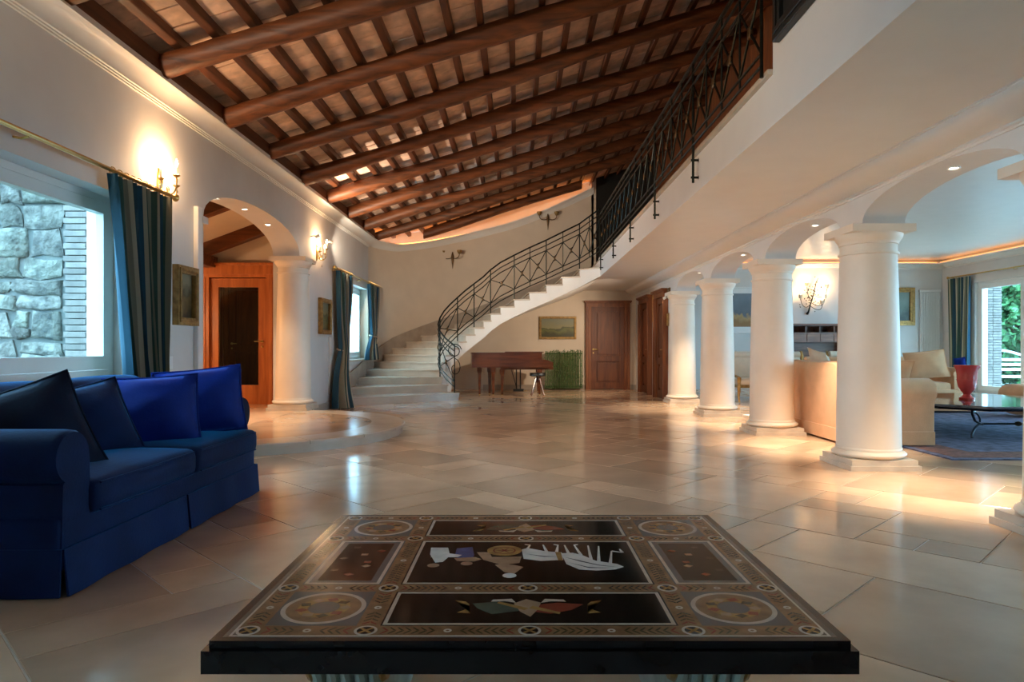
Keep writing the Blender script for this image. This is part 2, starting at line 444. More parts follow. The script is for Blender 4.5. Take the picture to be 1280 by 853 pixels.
# cornice following the end wall, with LED strip lying behind it
cn = MB(); rings = []
prof = [(0, -.17), (-.012, -.17), (-.015, -.15), (-.025, -.145), (-.035, -.11), (-.06, -.06), (-.105, -.03), (-.11, 0), (.22, 0), (.22, -.05), (.0, -.05)]
pp = [epath(o) for o, z in prof]
cn.loft([[(pp[k][i][0], pp[k][i][1], ztop(P0[i][0])+.03+prof[k][1]) for k in range(len(prof))] for i in range(len(P0))])
one(cn, 'trim_1', m_trim, 'white cornice sweeping along the curved stair wall', 'cornice', kind='structure', smooth=30)
ls = MB(); la, lb = epath(.02), epath(.08)
ls.loft([[(a[0], a[1], ztop(p[0])+.035), (b[0], b[1], ztop(p[0])+.035), (b[0], b[1], ztop(p[0])+.05), (a[0], a[1], ztop(p[0])+.05)] for a, b, p in list(zip(la, lb, P0))[1:]])
one(ls, 'light_strip', m_led, 'orange light strip lying on the cornice of the curved stair wall', 'light strip')

# arcade wall
COLY = [-.84, 1.5, 3.83, 6.157, 8.5, 10.83, 13.17]
ZI = 2.133
aw = MB()
for a, b in zip(COLY, COLY[1:]):
    arch_strip(aw, XR, XB, a+.20, b-.20, ZI, .25, ZLV)
for c in COLY: aw.box(XR, XB, c-.20, c+.20, ZI, ZLV)
wall_rects(aw, 'x', XR, XB, YN, COLY[0]-.2, -.2, ZLV, [])
DA, DB = (15.35, 16.45, 0, 2.15), (13.72, 14.62, 0, 2.15)
wall_rects(aw, 'x', XR, XB, 13.37, YE, -.2, ZLV, [(DA[0], DA[1], -.2, DA[3]), (DB[0], DB[1], -.2, DB[3])])
one(aw, 'wall_arcade', m_wall, 'white plaster wall of arches carried by round columns', 'wall', kind='structure', smooth=30)
# gallery slab
one(MB().box(XM, XR, YN, YE+.2, ZS, ZM), 'floor_gallery', m_white, 'white gallery slab running above the arcade', 'gallery', kind='structure')
one(MB().cbox(XM-.035, XM+.3, 4.48, 13.93, ZM-.005, ZM+.03, .008), 'trim_2', m_step, 'pale stone edging strip along the gallery floor', 'edging', kind='structure')
# upper wall over the near half of the gallery edge
one(MB().box(XM, XM+.2, YN, 4.48, ZM, 6.2), 'wall_upper', m_white, 'white upper wall flush with the gallery edge', 'wall', kind='structure')
# cove under the gallery along the arcade
cv = [(XR, 2.385), (XR-.012, 2.385), (XR-.012, 2.40), (XR-.03, 2.405), (XR-.03, 2.42), (XR-.045, 2.422)]+[(XR-.045-.225*math.sin(PI/2*i/8), 2.422+.085*(1-math.cos(PI/2*i/8))) for i in range(1, 9)]+[(XR-.285, 2.507), (XR-.285, ZS), (XR, ZS)]
one(MB().extrude([(x, YN, z) for x, z in cv], (0, YE-YN, 0)), 'trim_3', m_trim, 'white coved cornice between arcade wall and gallery underside', 'cornice', kind='structure', smooth=30)
# crown moulding of the left wall
cr = [(XL, 3.275), (XL+.018, 3.275), (XL+.018, 3.288), (XL+.028, 3.292), (XL+.028, 3.305), (XL+.04, 3.31)]+[(XL+.04+.11*(1-math.cos(PI/2*i/8)), 3.315+.125*math.sin(PI/2*i/8)) for i in range(1, 9)]+[(XL+.16, 3.445), (XL+.16, 3.465), (XL+.135, 3.47), (XL+.135, 3.51), (XL, 3.51)]
one(MB().extrude([(x, YN, z) for x, z in cr], (0, 15.02-YN, 0)), 'trim_4', m_trim, 'white crown moulding along the left wall under the timber roof', 'cornice', kind='structure', smooth=30)
# outer shell: wall behind camera, upper right wall, living room walls and ceiling
bw = MB(); wall_rects(bw, 'y', YN-.2, YN, XL, XLV, -.2, 6.6, [])
one(bw, 'wall_back', m_wall, 'plain plaster wall behind the viewpoint', 'wall', kind='structure')
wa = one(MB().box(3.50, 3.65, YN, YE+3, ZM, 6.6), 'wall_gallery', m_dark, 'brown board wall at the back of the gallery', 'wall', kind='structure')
bm_ = MB().cbox(-.02, 0, -.10, .10, 0, 3.3, .004).mesh('board', m_door)
for i in range(64):
    o_ = link('board', bm_, wa); o_.location = Vector((3.50, 4.6+.205*i, ZM+.03))-wa.location
one(MB().box(1.86, 1.98, YE, YE+.2, ZM, 5.5), 'wall_landing', m_wallw, 'short wall end beside the stair landing', 'wall', kind='structure')
one(MB().box(1.98, 3.65, YE+.05, YE+.2, ZM, 6.2), 'passage_shade', m_dark, 'dark sheet standing in for shade at the far end of the gallery', 'wall', kind='structure')  # dark colour put in for the shade of the open passage
lf = MB(); wall_rects(lf, 'y', YE, YE+.2, XB, XLV+.3, -.2, ZLV, [])
one(lf, 'wall_living_far', m_wall, 'far white wall of the living room with pictures', 'wall', kind='structure')
RW = [(2.2, 5.9, 0, 2.7), (6.6, 11.0, 0, 2.7), (13.2, 16.15, 0, 2.6)]
rw = MB(); wall_rects(rw, 'x', XLV, XLV+.3, YN, YE, -.2, ZLV, RW)
one(rw, 'wall_right', m_wall, 'white living room wall with tall glazed garden doors', 'wall', kind='structure')
one(MB().box(XB, XLV+.3, YN, YE+.2, ZLV, ZLV+.2), 'ceiling_living', m_white, 'white flat ceiling of the living room', 'ceiling', kind='structure')
# living room cornice with LED strip in a tray
lc = [(0, -.24), (-.03, -.24), (-.03, -.21), (-.08, -.19), (-.14, -.14), (-.22, -.13), (-.22, -.10), (0, -.10)]
one(MB().extrude([(XB, YE+o, ZLV+z) for o, z in lc], (XLV-XB, 0, 0)), 'trim_5', m_trim, 'white cornice along the far living room wall', 'cornice', kind='structure', smooth=30)
one(MB().extrude([(XLV+o, YN, ZLV+z) for o, z in lc], (0, YE-.22-YN, 0)), 'trim_6', m_trim, 'white cornice along the garden wall of the living room', 'cornice', kind='structure', smooth=30)
one(MB().box(XB+.02, XLV-.25, YE-.20, YE-.15, ZLV-.10, ZLV-.085), 'light_strip', m_led2, 'orange light strip on the far living room cornice', 'light strip')
one(MB().box(XLV-.20, XLV-.15, YN+.1, YE-.25, ZLV-.10, ZLV-.085), 'light_strip', m_led2, 'orange light strip on the cornice above the garden doors', 'light strip')
# baseboards
one(MB().box(-.9, 1.72, YE-.02, YE, 0, .12), 'baseboard_end', m_skirt, 'beige stone baseboard behind the piano', 'baseboard', kind='structure')
one(MB().box(2.83, XR, YE-.02, YE, 0, .12), 'baseboard_corner', m_skirt, 'short beige baseboard right of the panelled door', 'baseboard', kind='structure')
one(MB().box(XL, XL+.02, 10.9, 12.2, 0, .12), 'baseboard_left', m_skirt, 'stone baseboard between arch column and stair', 'baseboard', kind='structure')

# ---- timber roof
sl = .315; LEN = math.sqrt(1+sl*sl)
ceil = one(MB().extrude([(-3.75, YN-.2, roofz(-3.75)+.24), (5.5, YN-.2, roofz(5.5)+.24), (5.5, YN-.2, roofz(5.5)+.42), (-3.75, YN-.2, roofz(-3.75)+.42)], (0, YE+3.6-YN, 0)),
           'ceiling', m_roofback, 'sloping timber roof with log beams, joists and terracotta tiles', 'ceiling', kind='structure')
co = Vector(ceil.location)
JX = [-3.03+.328*i for i in range(20)]
for jx in JX:
    w2 = .036; z0 = roofz(jx)+.125
    wob = [R.uniform(-.006, .006) for _ in range(12)]
    mb = MB(co); rings = []
    for i in range(12):
        y = YN+(YE+3-YN)*i/11; x = jx+wob[i]
        rings.append([(x-w2, y, z0-sl*w2), (x-w2+.008, y, z0-sl*w2-.008), (x+w2-.008, y, z0+sl*w2-.008), (x+w2, y, z0+sl*w2), (x+w2, y, z0+sl*w2+.08), (x-w2, y, z0-sl*w2+.08)])
    mb.loft(rings).build('joist', m_joist, ceil)
for k in range(13):
    y0 = 3.48+1.32*(k) - 2.64
    if y0 > 17.2: continue
    mb = MB(co); rings = []; n = 12; ph = R.uniform(0, 6)
    for i in range(36):
        x = -3.28+(3.48+3.28)*i/35; r = .114+.010*math.sin(x*1.7+ph)+R.uniform(-.006, .006)
        yc = y0+.018*math.sin(x*.9+ph); zc = roofz(x)+.012*math.sin(x*1.3+ph*2)
        ring = []
        for j in range(n):
            a = 2*PI*j/n+PI/n; q = r*(1+.07*math.sin(3*a+ph+x*.9))
            ring.append((x, yc+q*math.cos(a), zc+max(-.9*r*1.04, q*math.sin(a))))
        rings.append(ring)
    if y0 > 16: rings = [r for r in rings if -2.45 < r[0][0] < 1.6]
    mb.loft(rings).build('log_beam', m_beam, ceil, 50)
mb = MB(co).cbox(XL+.0, XL+.13, YN, 15.1, 3.515, 3.66, .01).build('wall_plate', m_joist, ceil)
# roof tiles between the joists
rt = []
for a in [-3.36]+JX:
    ny = 0; y = YN
    while y < YE+.3:
        x0, x1 = a+.0, a+.328; rt.append((x0, x1, y, y+.275)); y += .285
def rarea(t):
    x, y = (t[0]+t[1])/2, (t[2]+t[3])/2
    if not vis(x, y, roofz(x)+.25, 20) or y < 2.5: return 0
    if x > XM and y < 5: return .001
    return 1/(y*y)*(1 if x < 2.5 else .3)
rt.sort(key=lambda t: -rarea(t))
tm = MB(); hw, hl, a_ = .165, .137, .004
def tilebox(mb, cx_, cy_, j=(0, 0)):
    z0 = roofz(cx_)+.205
    pts = []
    for sx, sy in ((-1, -1), (1, -1), (1, 1), (-1, 1)):
        pts.append((sx*hw, sy*hl))
    lo = [(cx_+x*(1-.03), cy_+y*(1-.04), z0+sl*x*.97+j[0]) for x, y in pts]
    mi = [(cx_+x, cy_+y, z0+sl*x+.006+j[0]) for x, y in pts]
    hi = [(cx_+x, cy_+y, z0+sl*x+.03+j[0]) for x, y in pts]
    mb.loft([lo, mi, hi])
tilebox(tm, 0, 0); tz = roofz(0)+.205
tm.v = [(x, y, z-tz) for x, y, z in tm.v]; tme = tm.mesh('ceiling_tile', m_rtile)
rest = MB(co)
for k, t in enumerate(rt):
    x, y = (t[0]+t[1])/2, (t[2]+t[3])/2
    if k < 300:
        o = link('ceiling_tile', tme, ceil); o.location = Vector((x, y, roofz(x)+.205+R.uniform(-.004, .004)))-co
    else: tilebox(rest, x, y, (R.uniform(-.004, .004), 0))
setp(rest.build('further_ceiling_tiles', m_rtile, ceil), kind='stuff')

# ---- entrance hall behind the left arch
HX0, HY1 = -7.2, 11.4
def hz(x): return 3.02+.37*(x+4.33)
one(MB().box(HX0, XL, 6.8, HY1+1.6, -.2, HALLZ), 'floor_hall', m_tile, 'raised stone floor of the entrance hall', 'floor', kind='structure')
hw_ = MB(); wall_rects(hw_, 'y', HY1, HY1+.15, HX0, XL-.4, 0, 3.4, [(-5.14, -4.19, 0, 2.23)])
one(hw_, 'wall_hall_end', m_wallw, 'cream hall wall around the glazed wooden door', 'wall', kind='structure')
one(MB().box(HX0-.2, HX0, 6.6, HY1+1.8, -.2, 3.4), 'wall_hall_left', m_wallw, 'cream outer wall of the entrance hall', 'wall', kind='structure')
one(MB().box(HX0, XL-.4, HY1+1.6, HY1+1.8, -.2, 3.4), 'wall_vestibule', m_wallw, 'cream wall at the back of the vestibule', 'wall', kind='structure')
hc = one(MB().extrude([(HX0-.2, 6.6, hz(HX0-.2)), (XL-.4, 6.6, hz(XL-.4)), (XL-.4, 6.6, hz(XL-.4)+.15), (HX0-.2, 6.6, hz(HX0-.2)+.15)], (0, 6.4, 0)), 'ceiling_hall', m_wallw, 'sloping cream hall ceiling with dark timber', 'ceiling', kind='structure')
for y in (7.6, 9.3, 11.05):
    MB(hc.location).extrude([(HX0, y-.09, hz(HX0)-.2), (XL-.4, y-.09, hz(XL-.4)-.2), (XL-.4, y-.09, hz(XL-.4)), (HX0, y-.09, hz(HX0))], (0, .18, 0)).build('hall_beam', m_beam, hc)
MB(hc.location).box(-5.2, -5.02, 6.8, HY1, hz(-5.11)-.34, hz(-5.11)-.16).build('hall_purlin', m_beam, hc)

# ---- rubble stone wall outside the near window
ow = one(MB().box(-9.5, XL-.4, 6.52, 6.8, -.3, 3.6), 'wall_outside', m_mortar, 'rubble stone garden wall with brick edge outside the window', 'wall', kind='structure')
z = -.3; oo = Vector(ow.location)
while z < 3.45:
    h = R.uniform(.13, .30); x = -4.33
    while x > -9.3:
        wd = R.uniform(.16, .46) if h > .18 else R.uniform(.22, .5)
        x0, x1 = x-wd, x; g = .010
        sub = [(z, z+h)] if R.random() < .75 or h < .2 else [(z, z+h*.48), (z+h*.48, z+h)]
        for za, zb in sub:
            def jt(a, b): return (a+R.uniform(-.032, .03), b+R.uniform(-.026, .026))
            c = [jt(x0+g, za+g), jt((x0+x1)/2, za+g), jt(x1-g, za+g), jt(x1-g, (za+zb)/2), jt(x1-g-.02, zb-g), jt((x0+x1)/2, zb-g), jt(x0+g+.02, zb-g), jt(x0+g, (za+zb)/2)]
            mx, mz = (x0+x1)/2, (za+zb)/2; pr = R.uniform(.015, .05)
            MB(oo).loft([[(px, 6.53, pz) for px, pz in c], [(px, 6.51-pr*.5, pz) for px, pz in c], [(mx+(px-mx)*.82, 6.51-pr, mz+(pz-mz)*.8) for px, pz in c]]).build('stone', m_stoneblk, ow, 60)
        x -= wd
    z += h
bme = MB().cbox(-.105, .105, -.03, .03, 0, .052, .004).mesh('brick', m_brick)
for i in range(62):
    o = link('brick', bme, ow); o.location = Vector((-4.20+(.01 if i % 2 else -.01), 6.50, -.28+i*.06))-oo
one(MB().box(XLV+.3, 40, -6, 45, -.5, -.12), 'ground', mat('terrace_paving', (.42, .40, .37), .7, var=.1, scale=2), 'pale terrace paving outside the garden doors', 'paving', kind='structure')
one(MB().box(-30, XL-.4, -8, 6.5, -.5, -.25), 'ground_garden', mat('lawn', (.04, .06, .02), .9, var=.4, scale=8), 'garden ground outside the left windows', 'ground', kind='structure')
# ================================================================ WINDOWS AND DOORS
def window_x(name, label, xf, y0, y1, z0, z1, n, into, sill=True, fw=.055, sw=.075, kind='structure', cat='window'):
    """window in a wall normal to x; xf = plane of the sash; into = +1 when the room is at +x"""
    t = thing(name, label, cat, (xf, (y0+y1)/2, z0), kind=kind); o = t.location
    fr = MB(o)
    fr.box(xf-.05, xf+.05, y0, y0+fw, z0, z1); fr.box(xf-.05, xf+.05, y1-fw, y1, z0, z1)
    fr.box(xf-.05, xf+.05, y0+fw, y1-fw, z0, z0+fw); fr.box(xf-.05, xf+.05, y0+fw, y1-fw, z1-fw, z1)
    fr.build('window_frame', m_white, t)
    w_ = (y1-y0-2*fw)/n
    for i in range(n):
        a, b = y0+fw+w_*i+.004, y0+fw+w_*(i+1)-.004; c, d = z0+fw+.004, z1-fw-.004
        s = MB(o); e = into*.02
        s.box(xf-.035+e, xf+.035+e, a, a+sw, c, d); s.box(xf-.035+e, xf+.035+e, b-sw, b, c, d)
        s.box(xf-.035+e, xf+.035+e, a+sw, b-sw, c, c+sw*1.25); s.box(xf-.035+e, xf+.035+e, a+sw, b-sw, d-sw, d)
        q = s.build('sash', m_white, t)
        MB(o).box(xf-.006, xf+.006, a+sw-.01, b-sw+.01, c+sw*1.25-.01, d-sw+.01).build('pane', m_glass, q)
    if sill:
        MB(o).cbox(xf+into*.05 if into > 0 else xf-.26, xf+.26 if into > 0 else xf-.05, y0-.06, y1+.06, z0-.04, z0+.004, .006).build('window_sill', m_plinth, t)
    return t
window_x('window_1', 'large white window looking onto the rubble stone wall above the blue sofa', XL-.22, *W1, 2, 1, sw=.09)
window_x('window_2', 'white window between tied curtains beside the lower stair', XL-.22, *W2, 2, 1)
window_x('window_3', 'white window in the left wall behind the viewpoint', XL-.22, *W0, 2, 1)
for i, rws in enumerate(RW):
    lab = ['white glazed garden door beside the near arcade', 'white glazed garden door beyond the coffee table', 'white glazed garden door with striped curtain and terrace bench outside'][i]
    window_x('door_%d' % (i+5), lab, XLV+.12, rws[0], rws[1], .0, rws[3], 2, -1, False, .06, .09, cat='door')
def handle(o, t, p, n, al, m=m_brass, L_=.11):
    """lever handle with rose: p on the face, n outward, al along the lever"""
    p, n, al = Vector(p), Vector(n), Vector(al)
    h = MB(o); h.tube([p, p+n*.012], .024, 12); h.tube([p+n*.01, p+n*.05, p+n*.055+al*.02, p+n*.055+al*L_], .009, 8)
    h.tube([p-Vector((0, 0, .09)), p-Vector((0, 0, .09))+n*.012], .017, 10)
    return h.build('door_handle', m, t, True)
m_leaf = wood('door_leaf_wood', (.075, .018, .006), (.19, .055, .016), .5, 2, .8, 0)
def panel_door(name, label, c, axis, face, w_, h_, fr=.14, n=(.36, .55), mt=None, hside=-1):
    """panelled wooden door with architrave. axis 'y': in a wall facing -y at y=face, c = centre x; axis 'x': wall facing -x at x=face, c = centre y"""
    mt = mt or m_door
    def W(a, d, z): return (c+a, face-d, z) if axis == 'y' else (face-d, c+a, z)
    def bx(mb, a0, a1, d0, d1, z0, z1, ch=.005):
        p, q = W(a0, d0, z0), W(a1, d1, z1)
        mb.cbox(min(p[0], q[0]), max(p[0], q[0]), min(p[1], q[1]), max(p[1], q[1]), z0, z1, ch)
    t = thing(name, label, 'door', W(0, 0, 0), kind='structure'); o = t.location
    f = MB(o); hw = w_/2
    for s in (-1, 1):
        bx(f, min(s*hw, s*(hw+fr)), max(s*hw, s*(hw+fr)), 0, .085, 0, h_+.0); bx(f, min(s*(hw+fr*.55), s*(hw+fr)), max(s*(hw+fr*.55), s*(hw+fr)), .08, .115, 0, h_)
    bx(f, -hw-fr, hw+fr, 0, .095, h_, h_+.12); bx(f, -hw-fr-.04, hw+fr+.04, 0, .15, h_+.12, h_+.155); bx(f, -hw-fr-.02, hw+fr+.02, 0, .125, h_+.095, h_+.122)
    f.build('door_frame', mt, t)
    l = MB(o); st = .12
    bx(l, -hw, -hw+st, .0, .045, .01, h_, .003); bx(l, hw-st, hw, .0, .045, .01, h_, .003)
    zs = [.01, .17, h_*n[0], h_*n[0]+.10, h_*n[1], h_*n[1]+.10, h_-.12, h_] if n[1] < 1 else [.01, .17, h_*n[0], h_*n[0]+.14, h_-.12, h_]
    for k in range(0, len(zs), 2): bx(l, -hw+st, hw-st, .0, .043, zs[k], zs[k+1], .003)
    lf_ = l.build('door_leaf', m_leaf, t)
    for k in range(1, len(zs)-1, 2):
        p = MB(o); bx(p, -hw+st, hw-st, 0, .008, zs[k], zs[k+1], .002); bx(p, -hw+st+.045, hw-st-.045, .006, .036, zs[k]+.045, zs[k+1]-.045, .02)
        p.build('door_panel', m_leaf, lf_)
    nrm = (0, -1, 0) if axis == 'y' else (-1, 0, 0); al = (-hside, 0, 0) if axis == 'y' else (0, -hside, 0)
    handle(o, lf_, W(hside*(hw-.055), .045, 1.02), nrm, al)
    return t
panel_door('door_1', 'dark panelled wooden door in the end wall right of the green screen', 2.27, 'y', YE, .84, 2.10, n=(.34, 1.2))
panel_door('door_2', 'panelled wooden door nearest the room corner in the arcade wall', 15.90, 'x', XR, .95, 2.10, n=(.34, 1.2))
panel_door('door_3', 'narrow panelled wooden door beside the last arcade column', 14.17, 'x', XR, .75, 2.10, n=(.34, 1.2))

# glazed cherry door of the entrance hall with its vestibule door
t = thing('door_8', 'glazed cherry wood door with cornice inside the entrance hall', 'door', (-4.67, HY1, HALLZ), kind='structure'); o = t.location
f = MB(o); yf = HY1
f.cbox(-5.29, -5.14, yf-.07, yf+.12, HALLZ, 2.23); f.cbox(-4.19, -4.04, yf-.07, yf+.12, HALLZ, 2.23); f.cbox(-5.29, -4.04, yf-.07, yf+.12, 2.23, 2.28)
f.cbox(-5.31, -4.02, yf-.09, yf, 2.28, 2.43); f.cbox(-5.36, -3.97, yf-.14, yf, 2.43, 2.47); f.cbox(-5.25, -5.19, yf-.085, yf-.06, HALLZ, 2.23, .01); f.cbox(-4.14, -4.08, yf-.085, yf-.06, HALLZ, 2.23, .01)
f.build('door_frame', m_doorc, t)
l = MB(o); l.cbox(-5.135, -5.0, yf-.02, yf+.03, HALLZ, 2.22, .004); l.cbox(-4.335, -4.195, yf-.02, yf+.03, HALLZ, 2.22, .004); l.cbox(-5.0, -4.335, yf-.02, yf+.03, 2.07, 2.22, .004); l.cbox(-5.0, -4.335, yf-.02, yf+.03, HALLZ, .44, .004)
lf_ = l.build('door_leaf', m_doorc, t)
MB(o).box(-5.0, -4.335, yf+.002, yf+.010, .44, 2.07).build('pane', m_glass, lf_)
handle(o, lf_, (-4.27, yf-.02, 1.06+(435-427)*11.4/853), (0, -1, 0), (-1, 0, 0))
panel_door('door_9', 'dark wooden door seen through the glazed hall door', -5.08, 'y', HY1+1.6, .82, 2.15, n=(.40, 1.2), mt=m_door)
for o_ in bpy.data.objects:
    if o_.name == 'door_9': o_.location.z = HALLZ

# ================================================================ COLUMNS
def column(label, x, y, z, htot, name='column'):
    t = thing(name, label, 'column', (x, y, z), group='round cream columns')
    p = MB(); p.cbox(-.305, .305, -.305, .305, 0, .042, .006); p.cbox(-.285, .285, -.285, .285, .042, .09, .012); p.build('plinth', m_plinth, t)
    b = [(.0, .088), (.268, .088)]+[(.268+.04*math.sin(PI*i/8), .09+.065*i/8) for i in range(9)]+[(.272, .157), (.272, .172), (.266, .178), (0, .178)]
    MB().lathe(b, n=40).build('base_ring', m_col, t, 50)
    h = htot; zt = h-.245
    s = [(.266, .175)]+[(.266-.002*i-.016*(i/8)**2, .175+(zt-.175)*i/8) for i in range(1, 9)]
    MB().lathe(s, n=48).build('shaft', m_col, t, 50)
    r0 = s[-1][0]
    c = [(r0, zt-.005), (r0+.014, zt), (r0+.014, zt+.018), (r0, zt+.022), (r0, zt+.085), (r0+.01, zt+.09), (r0+.01, zt+.105)]+[(r0+.01+.035*math.sin(PI/2*i/6), zt+.105+.07*(i/6)) for i in range(1, 7)]+[(r0+.045, h-.062), (0, h-.062)]
    k = MB().lathe(c, n=48).build('capital', m_col, t, 40)
    MB().cbox(-.275, .275, -.275, .275, h-.064, h, .005).build('abacus', m_col, k)
    return t
XC = 3.155
CL = ['round cream column behind the viewpoint at the start of the arcade', 'round cream column beside the viewpoint in the arcade', 'round cream column of the arcade cut by the frame, its plinth beside bare glossy floor',
      'round cream column in front of the rolled arm of the beige sofa', 'round cream column at the far end of the beige sofa back', 'round cream column beside the gilt settee and framed print', 'round cream column attached to the wall end beside the narrow door']
for yy, lab in zip(COLY, CL): column(lab, XC, yy, 0, ZI)
column('round cream column carrying the hall arch beside the small gilt picture', -3.45, 10.45, HALLZ, AZS-HALLZ)
one(MB().cbox(XL-.42, XL+.03, 7.08, 7.20, AZS-.07, AZS, .006), 'trim_9', m_trim, 'white impost block at the near jamb of the hall arch', 'impost', kind='structure')
one(MB().box(XL-.4, XL, 10.68, 10.72, HALLZ, AZS), 'trim_7', m_wall, 'white pilaster strip behind the hall arch column', 'pilaster', kind='structure')
one(MB().cbox(XL, XL+.05, 6.93, 7.03, HALLZ, 2.5, .006), 'trim_8', m_white, 'narrow white strip on the wall beside the hall arch', 'pilaster', kind='structure')

# ---- round platform in front of the hall arch
PC, PR = (XL-.05, 8.4), 1.93
t = thing('platform_step', 'low half round stone platform in front of the hall arch', 'step', (XL, 8.4, 0)); o = t.location
def arcp(r, a0, a1, n): return [(PC[0]+r*math.cos(a0+(a1-a0)*i/n), PC[1]+r*math.sin(a0+(a1-a0)*i/n)) for i in range(n+1)]
def cutx(p): return [(max(x, XL+.002), y) for x, y in p]
MB(o).prism(cutx(arcp(PR-.03, -PI/2, PI/2, 40)), 0, HALLZ-.035).build('riser', m_step, t, 30)
MB(o).prism(cutx(arcp(PR-.42, -PI/2, PI/2, 40)), HALLZ-.036, HALLZ-.002).build('inner_floor', m_tile, t)
NK = 9
for k in range(NK):
    a0, a1 = -PI/2+PI*k/NK+.002, -PI/2+PI*(k+1)/NK-.002
    out, inn = cutx(arcp(PR, a0, a1, 8)), cutx(arcp(PR-.42, a0, a1, 8))
    o2 = cutx(arcp(PR-.012, a0, a1, 8))
    MB(o).loft([[(a[0], a[1], HALLZ-.036), (c[0], c[1], HALLZ-.036), (c[0], c[1], HALLZ-.010), (d[0], d[1], HALLZ), (a[0], a[1], HALLZ)] for a, c, d in zip(inn, out, o2)]).build('rim_stone', m_step, t, 30)

# ================================================================ STAIRCASE
RS = .1505
IN = [(-1.21, 13.8), (-1.46, 14.05), (-1.6, 14.27), (-1.66, 14.43), (-1.64, 14.58), (-1.57, 14.70), (-1.45, 14.78), (-1.30, 14.83), (-1.14, 14.85), (-.95, 14.85), (-.753, 14.83),
      (-.597, 14.80), (-.386, 14.75), (-.086, 14.68), (.238, 14.60), (.596, 14.53), (.93, 14.42), (1.28, 14.25), (XM, 13.95)]
OUT = [(-3.28, 12.25), (-3.28, 13.05), (-3.28, 13.9), (-3.28, 14.65), (-3.25, 15.3), (-3.14, 15.82), (-2.99, 16.15), (-2.72, 16.53), (-2.40, 16.84), (-2.03, 17.08), (-1.62, 17.25),
       (-1.18, 17.35), (-.78, 17.38), (-.38, 17.38), (.02, 17.38), (.42, 17.38), (.82, 17.38), (1.24, 17.38), (XM, 17.38)]
st = thing('staircase', 'pale stone staircase curving up from the hall to the gallery', 'staircase', (-2.2, 13.5, 0)); o = st.location
def dirn(k):
    k = min(k, 17); a = Vector(IN[k+1])-Vector(IN[k]); b = Vector(OUT[k+1])-Vector(OUT[k]); return (a+b).normalized()
for k in range(18):
    z = RS*(k+1); a, b, c, d = Vector(IN[k]), Vector(OUT[k]), Vector(OUT[k+1]), Vector(IN[k+1])
    dv = dirn(k); n_ = (b-a).normalized()
    a2, b2 = a-dv*.025-n_*.02, b-dv*.025
    tr = [tuple(a2), tuple(b2), tuple(c+dv*.01), tuple(d+dv*.01-n_*.02)]
    if area(tr) < 0: tr.reverse()
    ti = inset(tr, .006)
    MB(o).loft([[(x, y, z-.032) for x, y in tr], [(x, y, z-.006) for x, y in tr], [(x, y, z) for x, y in ti]]).build('tread', m_step, st)
    zb = -.004 if k < 7 else RS*(k+1)-.42
    MB(o).prism([tuple(a), tuple(b), tuple(b+dv*.03), tuple(a+dv*.03)], max(z-RS, zb) if k else 0, z-.03).build('riser', m_step, st)
# stringer (inner side face) and soffit
def zsof(k): return max(0.0, RS*(k+1)-.36-.02) if k >= 6 else 0
sg = MB(o)
for k in range(18):
    a, d = IN[k], IN[k+1]; z = RS*(k+1)-.031
    za, zd = zsof(k), zsof(k+1)
    if k == 17: zd = ZS
    sg.loft([[(a[0], a[1], za), (a[0], a[1], z), (a[0], a[1]+.05, z), (a[0], a[1]+.05, za)], [(d[0], d[1], zd), (d[0], d[1], z), (d[0], d[1]+.05, z), (d[0], d[1]+.05, zd)]])
sg.build('stringer', m_white, st)
sf = MB(o); rr = []
for k in range(6, 19):
    zz = ZS if k == 18 else zsof(k)
    rr.append([(IN[k][0], IN[k][1]+.02, zz), (OUT[k][0], OUT[k][1], zz), (OUT[k][0], OUT[k][1], zz+.12), (IN[k][0], IN[k][1]+.02, zz+.12)])
sf.loft(rr).build('soffit', m_white, st, 40)
# solid core of the low steps and landing slab behind the gallery edge
MB(o).prism([IN[6], OUT[6], OUT[5], (OUT[5][0]+.05, OUT[5][1]+.02), IN[5]], 0, .8).build('core', m_white, st)
# stone skirting that climbs the wall
sk = MB(o); rings = []
for k in range(19):
    p, q = Vector(OUT[k]), Vector(OUT[min(k+1, 18)])
    nn = Vector((1, 0)) if k < 4 else (Vector((-.9, 15.0))-p).normalized() if k < 12 else Vector((0, -1))
    pi_ = p+nn*.02; zb = RS*(k+1)-.1; zt_ = RS*(k+1)+.24 if k else RS+.16
    rings.append([(p.x, p.y, zb), (pi_.x, pi_.y, zb), (pi_.x, pi_.y, zt_), (p.x, p.y, zt_)])
sk.loft(rings).build('skirting', m_skirt, st)
# landing at gallery level
one(MB().prism([(XM, 13.95), (XM, 17.38), (1.92, 17.38), (1.92, 13.95)], ZM-.0, ZM+.03), 'floor_landing', m_step, 'stone landing slab at the top of the stair', 'floor', kind='structure')

